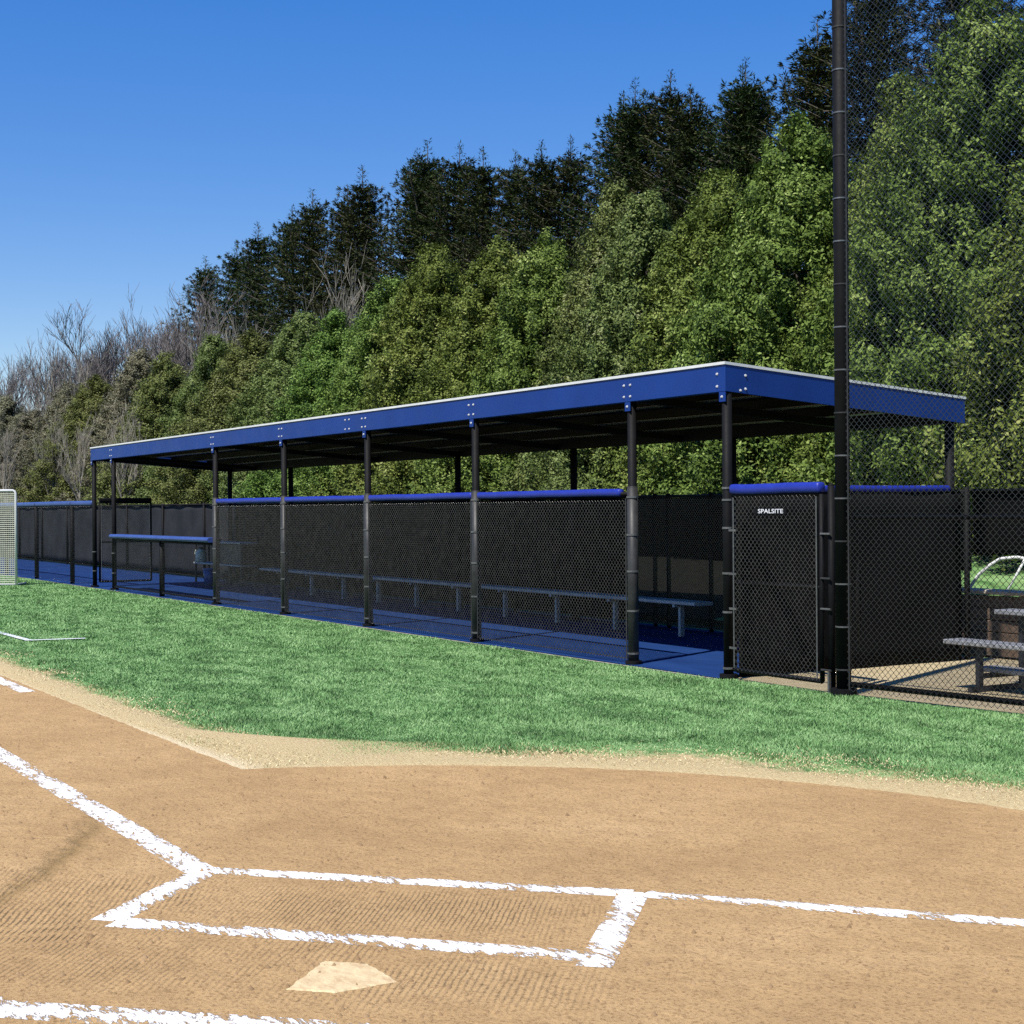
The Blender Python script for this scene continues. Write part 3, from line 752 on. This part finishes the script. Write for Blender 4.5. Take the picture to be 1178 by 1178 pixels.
# open front fence left of the dugout
lf = empty('front_fence', (-30, 0, 0), 'open black fence with blue padded rail continuing left past the dugout', 'fence')
for x in (-22.87, -26.05, -29.1, -32.2, -35.3, -38.4, -41.5):
    MB().tube([(x,0,0),(x,0,1.80)], 0.05, 10).build('post', 'black_vinyl', lf, True)
MB().tube([(-45,0,1.74),(-21.2,0,1.74)], 0.022, 8).build('top_rail', 'black_vinyl', lf, True)
pad('rail_padding', -45, -21.24, 0, 1.775, 'navy_pad', lf, 0.045, 0.05)
chain('chain_link', (-36, -0.052), (-21.2, -0.052), 0.05, 1.72, lf, r=0.0016, d=0.045)

# ------------------------------------------------------------------ backstop
bs = empty('backstop', (1.54, 0, 0), 'tall black backstop fence with a thick pole and chain link mesh', 'backstop')
bdir = Vector((1.72, 0.22, 0)).normalized()
pl = MB(); pl.tube([(1.54,0,0),(1.54,0,7.2)], 0.063, 18); pl.build('pole', 'black_vinyl', bs, True)
for k in range(19):
    z = 0.22+0.36*k
    MB().ring((1.54,0,z), 0.060, 0.068, 0.014).build('tie_band', 'tie_metal' if k % 3 else 'grey_vinyl', bs)
MB().ring((1.54,0,0.03), 0.08, 0.11, 0.06).build('pole_collar', 'black_vinyl', bs)
E0 = Vector((1.54,0,0)); E1 = E0 + bdir*6.4
for z, r in ((0.10, 0.024), (1.50, 0.021), (6.9, 0.021)):
    a = E0+bdir*0.06; MB().tube([(a.x,a.y,z),(E1.x,E1.y,z)], r, 10).build('rail', 'black_vinyl', bs, True)
MB().tube([(E1.x,E1.y,0),(E1.x,E1.y,7.2)], 0.063, 16).build('pole', 'black_vinyl', bs, True)
nn = Vector((bdir.y,-bdir.x,0))*0.034; a = E0+bdir*0.07+nn; b = E0+bdir*3.9+nn
chain('chain_link', (a.x,a.y), (b.x,b.y), 0.04, 6.8, bs, r=0.0034, d=0.028)
MB().box(a.x+0.02, a.x+0.032, a.y-0.008, a.y-0.002, 0.05, 6.8).build('tension_bar', 'grey_vinyl', bs)

# ------------------------------------------------------------------ bench and kit in the dugout
bn = empty('bench', (-10.2, 2.42, 0), 'long narrow aluminium bench along the back of the dugout', 'bench')
MB().bbox(-17.6, -3.50, 2.28, 2.56, 0.41, 0.455, 0.008).build('seat', 'aluminium', bn)
for x in [-3.95-1.42*k for k in range(10)]:
    l = MB(); l.box(x-0.022, x+0.022, 2.39, 2.45, 0.013, 0.409); l.box(x-0.022, x+0.022, 2.30, 2.389, 0.375, 0.4092); l.build('leg', 'aluminium', bn)
rk = empty('equipment_rack', (-20.4, 2.6, 0), 'dark two-shelf equipment rack at the left end of the bench', 'rack')
for z, m_ in ((0.93, 'aluminium'), (0.46, 'aluminium')):
    MB().bbox(-21.9, -19.0, 2.42, 2.80, z-0.035, z, 0.006).build('shelf', m_, rk)
MB().box(-20.95, -19.1, 2.50, 2.78, 0.47, 0.88).build('equipment_bag', 'dark_plastic', rk)
for x in (-21.85, -20.5, -19.05):
    for y in (2.46, 2.76): MB().box(x-0.02, x+0.02, y-0.018, y+0.018, 0.013, 0.893 if True else 0).build('leg', 'grey_vinyl', rk)
bk = empty('bucket', (-20.2, 2.20, 0), 'blue ball bucket standing on the dugout floor', 'bucket')
mb = MB(); mb.tube([(-20.2,2.2,0.013),(-20.2,2.2,0.37)], [0.125,0.15], 18); mb.build('body', 'bucket_blue', bk, True)
MB().ring((-20.2,2.2,0.36), 0.145, 0.16, 0.03, 18).build('rim', 'bucket_blue', bk)
MB().tube([(-20.2+0.16*math.cos(a_), 2.2-0.03, 0.35-0.10*math.sin(a_)) for a_ in np.linspace(0, math.pi, 9)], 0.004, 5).build('handle', 'tie_metal', bk)
jg = empty('water_jug', (-21.62, 2.5, 0.46), 'cream water jug on the lower shelf of the rack', 'jug')
mb = MB(); mb.tube([(-21.62,2.5,0.461),(-21.62,2.5,0.48),(-21.62,2.5,0.67),(-21.62,2.5,0.73),(-21.62,2.5,0.75)], [0.10,0.12,0.12,0.07,0.035], 16); mb.build('body', 'jug_cream', jg, True)
mb = MB(); mb.tube([(-21.62,2.5,0.751),(-21.62,2.5,0.79)], 0.04, 12); mb.build('cap', 'dark_plastic', jg, True)
MB().tube([(-21.72,2.44,0.60),(-21.79,2.42,0.65),(-21.77,2.43,0.72),(-21.69,2.46,0.71)], 0.012, 6).build('handle', 'jug_cream', jg)

# ------------------------------------------------------------------ right of the dugout
tw = empty('timber_wall', (1.5, 3.6, 0), 'brown timber retaining wall with pale cap holding the grass bank', 'wall')
mb = MB()
for k in range(5): mb.bbox(-0.72, 4.5, 3.60, 3.66, 0.005+0.128*k, 0.005+0.128*k+0.122, 0.008)
mb.build('boards', 'timber', tw)
for x in (-0.70, 0.35, 1.45, 2.6, 3.8): MB().box(x-0.045, x+0.045, 3.535, 3.598, 0.005, 0.655).build('post', 'timber', tw)
MB().bbox(-0.66, 4.5, 3.540, 3.597, 0.505, 0.60, 0.01).build('rail', 'timber_cap', tw) if False else None
MB().bbox(-0.78, 4.5, 3.50, 3.76, 0.660, 0.705, 0.012).build('cap', 'timber_cap', tw)

bl = empty('bleacher', (3.4, 1.4, 0), 'small aluminium bleacher behind the backstop mesh', 'bleacher')
def plank(y, z, x0, name='seat'): MB().bbox(x0, 5.4, y-0.12, y+0.12, z-0.04, z, 0.006).build(name, 'bleacher_metal', bl)
plank(1.10, 0.44, 1.72); plank(1.62, 0.68, 1.82); plank(1.36, 0.20, 1.86, 'footboard')
for x in (2.02, 3.45, 4.9):
    f = MB(); f.box(x-0.025, x+0.025, 0.98, 1.85, 0.006, 0.05); f.box(x-0.022, x+0.022, 1.07, 1.12, 0.0505, 0.398); f.box(x-0.022, x+0.022, 1.60, 1.65, 0.0505, 0.638)
    f.box(x-0.020, x+0.020, 1.121, 1.599, 0.118, 0.158)
    f.build('frame', 'dark_plastic', bl)

hr = empty('handrail', (-1.3, 4.6, 0.6), 'white hooped handrail on the grass bank', 'handrail')
pts = [(-1.02,4.2,0.50),(-0.98,4.2,0.66),(-0.88,4.25,0.82),(-0.76,4.3,0.93),(-0.66,4.35,1.00),(-0.48,4.40,1.02),(-0.05,4.5,0.97),(0.25,4.58,0.85),(0.30,4.6,0.5)]
MB().tube(pts, 0.019, 10).build('rail', 'white_trim', hr, True)
MB().tube([(-0.66,4.33,0.5),(-0.50,4.36,0.75),(-0.36,4.40,1.005)], 0.014, 8).build('strut', 'white_trim', hr, True)

# pitching screen at the far left
ps = empty('net_screen', (-23.5, -2.1, 0), 'white framed netting screen standing on the grass at far left', 'net screen')
A = Vector((-22.9,-1.2,0)); T = Vector((-0.51,-0.86,0)); Bq = A + T*2.1
f = MB(); H = 2.06
f.tube([A+Vector((0,0,0.02)), A+Vector((0,0,H-0.06)), A+T*0.02+Vector((0,0,H-0.02)), A+T*0.06+Vector((0,0,H)), Bq+Vector((0,0,H)), Bq+Vector((0,0,0.02))], 0.026, 10)
f.tube([A+T*0.02+Vector((0,0,0.03)), Bq+Vector((0,0,0.03))], 0.024, 8)
f.build('frame', 'white_trim', ps, True)
for q in (A, Bq):
    MB().tube([q+Vector((0,0,0.03)), q+Vector((-0.6,0.35,0.03))], 0.022, 8).build('foot', 'white_trim', ps, True)
nt_ = MB()
for k in range(47): p = A+T*(0.03+2.04*k/46); nt_.tube([p+Vector((0,0,0.04)), p+Vector((0,0,H-0.02))], 0.0075, 3, False)
for k in range(46): z = 0.05+(H-0.08)*k/45; nt_.tube([A+T*0.02+Vector((0.006,0,z)), Bq-T*0.02+Vector((0.006,0,z))], 0.0075, 3, False)
nt_.build('netting', 'net_cord', ps)

# ------------------------------------------------------------------ trees
def unit(a): return a/np.maximum(np.linalg.norm(a, axis=-1, keepdims=True), 1e-9)
def quads(P, N_, A_, ln, wd):
    """leaf quads at P with normal N_, long axis A_ (both unit-ish)"""
    A_ = unit(A_ - N_*np.sum(A_*N_, 1, keepdims=True)); B_ = np.cross(N_, A_)
    l = (A_*ln[:,None]); w_ = (B_*wd[:,None]/2)
    return np.stack([P, P+l*0.45+w_, P+l, P+l*0.5-w_], 1)
def leafy(seed, H=8.0, R=2.75, npl=1000, per=150, power=0.85, sparse=1.0):
    """upright broad conical crown built of ascending plumes of small leaf sprays"""
    rng = np.random.default_rng(seed)
    t = rng.random(npl*4); prof = lambda t: R*np.power(np.clip(1-t,0,1), power)*(0.80+0.20*np.minimum(1, t/0.12))+0.05
    keep = rng.random(len(t)) < prof(t)/R + 0.12; t = t[keep][:npl]; n = len(t)
    an = rng.uniform(0, 2*np.pi, n); lob = 1+0.09*np.sin(an*3+t*9+seed)+0.08*np.sin(an*5-t*14)
    rr = prof(t)*lob*rng.uniform(0.72, 1.02, n)
    c = np.stack([rr*np.cos(an), rr*np.sin(an), 0.15+t*(H-0.5)], 1)
    out = np.stack([np.cos(an), np.sin(an), np.zeros(n)], 1)
    ax = unit(out*rng.uniform(0.25,0.75,(n,1)) + np.array([0,0,1.0]) + rng.normal(0,.18,(n,3)))
    L = rng.uniform(0.40, 0.90, n)*(1-0.2*t); W = rng.uniform(0.15, 0.30, n)*(1-0.25*t)
    pr = np.clip(rng.normal(0.5, 0.2, n), 0, 1)
    k = int(per*sparse)
    ci = np.repeat(np.arange(n), k); m = len(ci)
    d = unit(rng.normal(0,1,(m,3)) + out[ci]*0.35)
    s = rng.uniform(0.30, 1.0, m)**0.8
    al = np.sum(d*ax[ci], 1, keepdims=True)
    off = (d - al*ax[ci])*W[ci][:,None] + al*ax[ci]*L[ci][:,None]*0.6
    P = c[ci] + off*s[:,None]
    N_ = unit(d*0.9 + out[ci]*0.35 + rng.normal(0,.45,(m,3)) + np.array([0,0,.35]))
    A_ = ax[ci] + rng.normal(0,.75,(m,3))
    q = quads(P, N_, A_, rng.uniform(0.045,0.100,m), rng.uniform(0.024,0.050,m))
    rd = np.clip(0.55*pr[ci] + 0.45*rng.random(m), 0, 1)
    # inner fill, leaf colours kept dark to paint shade inside the crown
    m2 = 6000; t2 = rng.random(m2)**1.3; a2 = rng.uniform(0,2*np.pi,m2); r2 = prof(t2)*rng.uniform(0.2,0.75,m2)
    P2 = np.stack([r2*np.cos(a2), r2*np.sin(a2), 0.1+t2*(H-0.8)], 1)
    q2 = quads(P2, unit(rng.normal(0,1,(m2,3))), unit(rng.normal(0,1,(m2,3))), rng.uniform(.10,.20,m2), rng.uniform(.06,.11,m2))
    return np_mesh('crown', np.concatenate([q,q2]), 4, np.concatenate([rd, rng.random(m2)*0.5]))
def trunk_mesh(seed, H, r0, limbs=8, spread=1.2):
    rnd = random.Random(seed); mb = MB()
    mb.tube([(0,0,-0.3),(0.03,0.02,H*0.3),(-0.03,0.03,H*0.6),(0,0,H*0.93)], [r0*1.15,r0*0.8,r0*0.45,0.015], 8)
    for k in range(limbs):
        z = H*(0.12+0.7*k/limbs); a = rnd.uniform(0,6.28); l = spread*(1-z/H*0.8)*rnd.uniform(.7,1.1)
        mb.tube([(0,0,z),(l*.5*math.cos(a),l*.5*math.sin(a),z+l*.35),(l*math.cos(a),l*math.sin(a),z+l*.9)], [r0*.35,r0*.2,.008], 5)
    return mb.data('trunk')
def spruce(seed, H=14.0, R=5.2):
    rng = np.random.default_rng(seed); Ps=[]; Ns=[]; As=[]; Ls=[]; Ws=[]; Rd=[]; mb = MB()
    mb.tube([(0,0,-0.4),(0,0,H*0.5),(0,0,H-0.05)], [0.24,0.14,0.012], 8)
    z = 1.6
    while z < H-0.75:
        t = z/H; L0 = R*(1-t)**0.74*rng.uniform(0.72,1.18)
        nb = (7 if t < 0.45 else 11) if t < 0.93 else 7
        a0_ = rng.uniform(0,6.28)
        for b in range(nb):
            a = a0_ + 6.283*b/nb + rng.normal(0,.2); L = L0*rng.choice([0.6,0.8,1.0,1.0,1.15])*rng.uniform(0.85,1.1)
            rise = 0.48*(t**2.2) - 0.20 + rng.normal(0,.06)
            o = np.array([math.cos(a), math.sin(a), 0.0]); nseg = max(4, int(L/0.22))
            u = np.linspace(0.10, 1, nseg)
            pts = o[None]*(u*L)[:,None]; pts[:,2] = z + L*(rise*u - 0.20*np.sin(u*2.6)*(1-t) + 0.22*u**3)
            if L > 0.5: mb.tube([(0,0,z), tuple(pts[nseg//2]), tuple(pts[-1])], [0.028*(1-t)+.01, .016, .005], 3, False)
            side = np.array([-math.sin(a), math.cos(a), 0])
            k = 7 if t < 0.45 else 22
            for j in range(nseg):
                wdt = 0.38*L*(1-u[j]*0.85)*0.55+0.05
                sgn = rng.choice([-1,1],k)
                lat = rng.random(k)*wdt
                p = pts[j] + side[None]*(sgn*lat)[:,None]; p[:,2] -= lat*0.30*(1-t) - rng.normal(0,.03,k)
                Ps.append(p); As.append(o[None]*0.9 + side[None]*sgn[:,None]*0.7 + np.array([0,0,-0.25+0.6*t])[None] + rng.normal(0,.35,(k,3)))
                Ns.append(unit(np.array([0,0,1.0])[None]+rng.normal(0,.55,(k,3)))); Ls.append(rng.uniform(.12,.24,k)); Ws.append(rng.uniform(.028,.055,k)); Rd.append(rng.random(k))
        z += 0.24+0.40*(1-t)
    # leading shoots: a main spire and a few rival tips beside it
    tips = [(0.0, 0.0, H+0.10, 1.9)] + [(math.cos(a)*q_, math.sin(a)*q_, H-dz, 1.1) for a, q_, dz in
            zip(rng.uniform(0,6.28,4), rng.uniform(0.5,1.1,4), rng.uniform(0.8,2.2,4))]
    for (tx, ty, tz, tl) in tips:
        mb.tube([(tx*0.6,ty*0.6,tz-tl*1.5),(tx,ty,tz-tl*.5),(tx,ty,tz)], [0.04,0.025,0.008], 4, False)
        for lv in np.arange(0, 1.01, 0.065):
            k = 10 + int(26*lv); rad_ = 0.07 + 0.62*lv*rng.uniform(.55,1.3)
            a = rng.uniform(0,6.28,k); o = np.stack([np.cos(a),np.sin(a),np.zeros(k)],1); u = rng.random((k,1))
            p = np.array([tx,ty,tz-tl*lv])[None] + o*u*rad_ + np.array([0,0,0.35])[None]*u*rad_
            Ps.append(p); As.append(o + np.array([0,0,0.35+0.9*(1-lv)])[None] + rng.normal(0,.25,(k,3))); Ns.append(unit(rng.normal(0,.6,(k,3))+np.array([0,0,1.0])))
            Ls.append(rng.uniform(.10,.20,k)); Ws.append(rng.uniform(.022,.045,k)); Rd.append(rng.random(k))
    q = quads(np.concatenate(Ps), np.concatenate(Ns), np.concatenate(As), np.concatenate(Ls), np.concatenate(Ws))
    return np_mesh('crown', q, 4, np.concatenate(Rd)), mb.data('trunk')
def bare(seed, H=10.0, spread=0.55, nmain=6, depth=6):
    rnd = random.Random(seed); tr = MB(); tw_ = MB()
    def grow(mb, p, d, L, r, lev):
        n = 3; pts = [p]; q = p.copy(); dd = d.copy()
        for k in range(n):
            dd = (dd + Vector((rnd.gauss(0,.10), rnd.gauss(0,.10), 0.07))).normalized(); q = q + dd*L/n; pts.append(q.copy())
        m_ = tr if lev < 2 else tw_
        m_.tube(pts, [r, r*.85, r*.7, r*.5], 5 if lev < 2 else 3, False)
        if lev >= depth or L < 0.22: return
        kids = nmain if lev == 0 else rnd.choice((3,3,4) if lev < 5 else (2,3))
        for k in range(kids):
            i = rnd.choice((1,2,3)) if lev else rnd.choice((2,3,3))
            a = rnd.uniform(0,6.28); s_ = spread*rnd.uniform(.55,1.2)
            nd = (dd + Vector((math.cos(a)*s_, math.sin(a)*s_, rnd.uniform(0,.25)))).normalized()
            grow(mb, pts[i], nd, L*rnd.uniform(.55,.80), max(r*.58, 0.009), lev+1)
    grow(tr, Vector((0,0,-0.3)), Vector((0,0,1)), H*0.36, 0.11, 0)
    return tr.data('trunk'), tw_.data('crown')

def put(name, crown, trunk, loc, scale, rz_, cmat, tmat, label, cat, group):
    o = empty(name, loc, label, cat, group, rz_); o.scale = scale
    for nm, me, mt in (('crown', crown, cmat), ('trunk', trunk, tmat)):
        if len(me.materials) == 0: me.materials.append(None)
        c = bpy.data.objects.new(nm, me); COL.objects.link(c); c.parent = o
        c.material_slots[0].link = 'OBJECT'; c.material_slots[0].material = M[mt]
    return o
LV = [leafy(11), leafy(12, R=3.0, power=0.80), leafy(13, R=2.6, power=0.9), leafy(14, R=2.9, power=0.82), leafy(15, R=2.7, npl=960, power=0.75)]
LT = [trunk_mesh(k, 8.0, 0.13) for k in range(5)]
SP = [spruce(21), spruce(22, R=4.3), spruce(23, R=5.4), spruce(24, R=4.6)]
BR = [bare(31), bare(32, spread=0.42, nmain=7), bare(33, spread=0.65), bare(34, spread=0.5, nmain=8), bare(35, spread=0.34, nmain=5, depth=5), bare(36, spread=0.40, nmain=6, depth=5)]

rnd = random.Random(77)
G = 'green evergreens in the row behind the dugout'
# x, y, top height, crown width factor, variant, material, label
greens = [
 ( 1.6, 8.6, 10.4, 1.30, 0, 'leaf_green', 'nearest green evergreen, mostly cut off by the right picture edge'),
 (-1.3, 8.9, 10.4, 1.30, 1, 'leaf_green', 'tall green evergreen at the right edge behind the backstop mesh'),
 (-4.4, 8.3, 9.2, 1.15, 3, 'leaf_green', 'pointed green evergreen behind the mesh, first right of the tall pole'),
 (-6.6, 8.8, 8.6, 1.00, 2, 'leaf_green', 'green evergreen with its top right behind the tall pole'),
 (-8.6, 8.4, 8.35, 1.05, 1, 'leaf_green', 'green evergreen between the tall pole and the roof corner'),
 (-10.9, 8.6, 8.0, 1.05, 0, 'leaf_green', 'green evergreen rising directly behind the front roof corner'),
 (-12.8, 8.3, 7.75, 0.95, 4, 'leaf_olive', 'olive green rounded evergreen just left of the roof corner'),
 (-14.5, 8.8, 8.35, 1.00, 2, 'leaf_olive', 'olive brown pointed evergreen above the panel beside the doorway'),
 (-16.6, 8.4, 7.60, 1.00, 3, 'leaf_green', 'green evergreen left of the olive brown pointed one'),
 (-18.9, 8.6, 7.80, 1.05, 1, 'leaf_green', 'broad green evergreen above the middle roof columns'),
 (-21.6, 8.4, 8.25, 1.10, 0, 'leaf_green', 'bright green evergreen with the highest top over the middle of the roof'),
 (-24.6, 8.7, 7.75, 1.10, 3, 'leaf_green', 'green evergreen stepping down left of the highest middle one'),
 (-27.4, 8.4, 7.20, 1.10, 2, 'leaf_green', 'last bright green evergreen before the pale bare tree'),
 (-30.6, 8.8, 7.5, 1.15, 4, 'leaf_olive', 'olive evergreen under the pale bare tree'),
 (-34.0, 8.5, 7.3, 1.20, 1, 'leaf_olive', 'olive evergreen above the left third of the roof'),
 (-38.0, 8.8, 7.7, 1.05, 0, 'leaf_olive', 'olive evergreen above the low counter opening'),
 (-42.5, 8.6, 7.4, 1.1, 3, 'leaf_olive', 'olive evergreen above the left end of the roof'),
 (-47.5, 9.2, 8.0, 1.1, 4, 'leaf_brown', 'brownish evergreen just left of the roof end'),
 (-53.0, 9.0, 7.4, 1.2, 1, 'leaf_olive', 'dull olive evergreen over the open left fence'),
 (-59.0, 9.4, 7.6, 1.25, 2, 'leaf_brown', 'brownish evergreen over the far left fence'),
 (-66.0, 9.6, 6.8, 1.4, 0, 'leaf_brown', 'brownish evergreen above the net screen'),
 (-74.0, 10.0, 8.0, 1.6, 3, 'leaf_brown', 'farthest brownish evergreen at the left picture edge'),
]
for (x, y, h, wf, v, mt, lab) in greens:
    b = bank_z(x, y)-0.25; sz = (h-b)/8.0
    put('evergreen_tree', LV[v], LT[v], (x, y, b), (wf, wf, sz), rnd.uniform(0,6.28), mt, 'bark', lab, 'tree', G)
GS = 'dark spruces standing behind the green row'
spr = [
 (-9.5, 17.0, 15.2, 'dark spruce behind the mesh near the right edge'),
 (-12.4, 16.5, 14.9, 'dark spruce behind the mesh, right of the tall pole'),
 (-15.6, 17.0, 14.4, 'tall dark spruce immediately right of the tall pole'),
 (-17.9, 17.2, 13.6, 'dark spruce whose top stands just left of the tall pole'),
 (-20.2, 16.8, 13.1, 'dark spruce, rightmost of the three pointed tops over the roof corner'),
 (-21.3, 17.6, 13.3, 'dark spruce, middle of the three pointed tops over the roof corner'),
 (-22.3, 16.6, 12.9, 'dark spruce, leftmost of the three pointed tops over the roof corner'),
 (-24.0, 17.2, 13.8, 'dark spruce, right one in the cluster above the doorway column'),
 (-25.3, 16.9, 13.8, 'dark spruce, highest in the cluster above the doorway column'),
 (-26.6, 17.4, 13.8, 'dark spruce, left one in the cluster above the doorway column'),
 (-29.2, 17.2, 13.0, 'short dark spruce in the dip left of the doorway cluster'),
 (-30.3, 16.8, 13.1, 'dark spruce with a thin tip above the second fence panel'),
 (-32.7, 17.3, 13.3, 'dark spruce with a slim top left of the thin tip'),
 (-34.0, 16.8, 13.6, 'dark spruce next right of the twin pointed tops'),
 (-36.0, 17.0, 14.2, 'dark spruce, right one of the twin pointed tops'),
 (-38.4, 17.0, 14.8, 'dark spruce, left and highest of the twin pointed tops'),
 (-40.0, 17.4, 14.8, 'dark spruce close left of the twin pointed tops'),
 (-43.9, 17.0, 14.9, 'broad dark spruce right of the pale bare tree'),
 (-46.2, 17.4, 14.6, 'dark spruce behind the pale bare tree'),
 (-48.8, 17.0, 14.9, 'dark spruce with a lone tip above the pale bare tree'),
 (-51.5, 17.2, 14.7, 'dark spruce first left of the lone tip'),
 (-55.0, 17.0, 14.5, 'dark spruce second left of the lone tip'),
 (-58.5, 17.3, 14.2, 'dark spruce second from the left end of the spruces'),
 (-62.0, 17.0, 14.0, 'dark spruce at the left end beside the bare trees'),
]
for i, (x, y, h, lab) in enumerate(spr):
    v = SP[i % 4]; b = bank_z(x, y)-0.2; s_ = (h-b)/14.0
    put('spruce_tree', v[0], v[1], (x, y, b), (s_*0.95, s_*0.95, s_), rnd.uniform(0,6.28), 'needle_dark', 'bark', lab, 'tree', GS)
GB = 'leafless trees at the left'
bares = [
 (-36.5, 12.0, 10.7, 5, 'bark_pale', 'pale bare tree with a fan of upright twigs before the dark spruces'),
 (-33.6, 11.5, 8.6, 4, 'bark_pale', 'smaller pale bare tree right of the fan-shaped bare tree'),
 (-47.5, 12.5, 10.2, 5, 'bark_pale', 'pale bare tree left of the fan-shaped one, above the roof end'),
 (-51.0, 13.5, 11.3, 4, 'bark_pale', 'bare tree with a straight trunk just left of the dark spruces'),
 (-55.0, 13.0, 12.0, 2, 'bark_mauve', 'tall mauve grey bare tree with a rounded crown'),
 (-59.5, 13.5, 12.3, 1, 'bark_mauve', 'mauve grey bare tree second left of the spruces'),
 (-63.5, 12.5, 12.0, 0, 'bark_mauve', 'mauve grey bare tree in the middle of the bare group'),
 (-67.5, 13.5, 12.6, 2, 'bark_mauve', 'wide mauve grey bare tree above the open left fence'),
 (-72.5, 12.5, 11.6, 3, 'bark_mauve', 'mauve grey bare tree second from the left picture edge'),
 (-78.5, 13.0, 12.2, 1, 'bark_mauve', 'mauve grey bare tree just in from the left picture edge'),
 (-84.0, 12.0, 12.6, 3, 'bark_mauve', 'leftmost bare tree, partly cut off at the picture edge'),
 (-58.0, 10.5, 9.0, 5, 'bark_pale', 'low pale bare tree in front of the mauve grey group'),
 (-49.5, 10.5, 8.6, 4, 'bark_pale', 'low pale bare tree among the olive evergreens'),
 (-70.0, 11.0, 9.2, 5, 'bark_pale', 'low pale bare tree above the net screen'),
 (-43.5, 11.5, 8.6, 4, 'bark_pale', 'small pale bare tree rising out of the olive evergreens'),
 (-41.0, 6.4, 5.6, 5, 'bark_pale', 'thin pale bare tree close behind the left end of the roof'),
 (-46.5, 6.6, 5.6, 4, 'bark_pale', 'thin pale bare tree just left of the roof end'),
 (-52.5, 6.8, 6.0, 5, 'bark_pale', 'thin pale bare tree over the left front fence'),
 (-58.5, 6.8, 6.2, 4, 'bark_pale', 'thin pale bare tree between the left front fence and the brown evergreens'),
 (-65.5, 7.0, 6.4, 5, 'bark_pale', 'thin pale bare tree standing right of the net screen'),
 (-73.0, 7.2, 6.8, 4, 'bark_pale', 'thin pale bare tree behind the net screen at the picture edge'),
]
for i, (x, y, h, v, mt, lab) in enumerate(bares):
    me_t, me_c = BR[v]; b = bank_z(x, y)-0.2
    mz = max(max(c.co.z for c in me_c.vertices), 1)
    s_ = (h-b)/mz
    put('bare_tree', me_c, me_t, (x, y, b), (s_, s_, s_), rnd.uniform(0,6.28), mt, mt, lab, 'tree', GB)
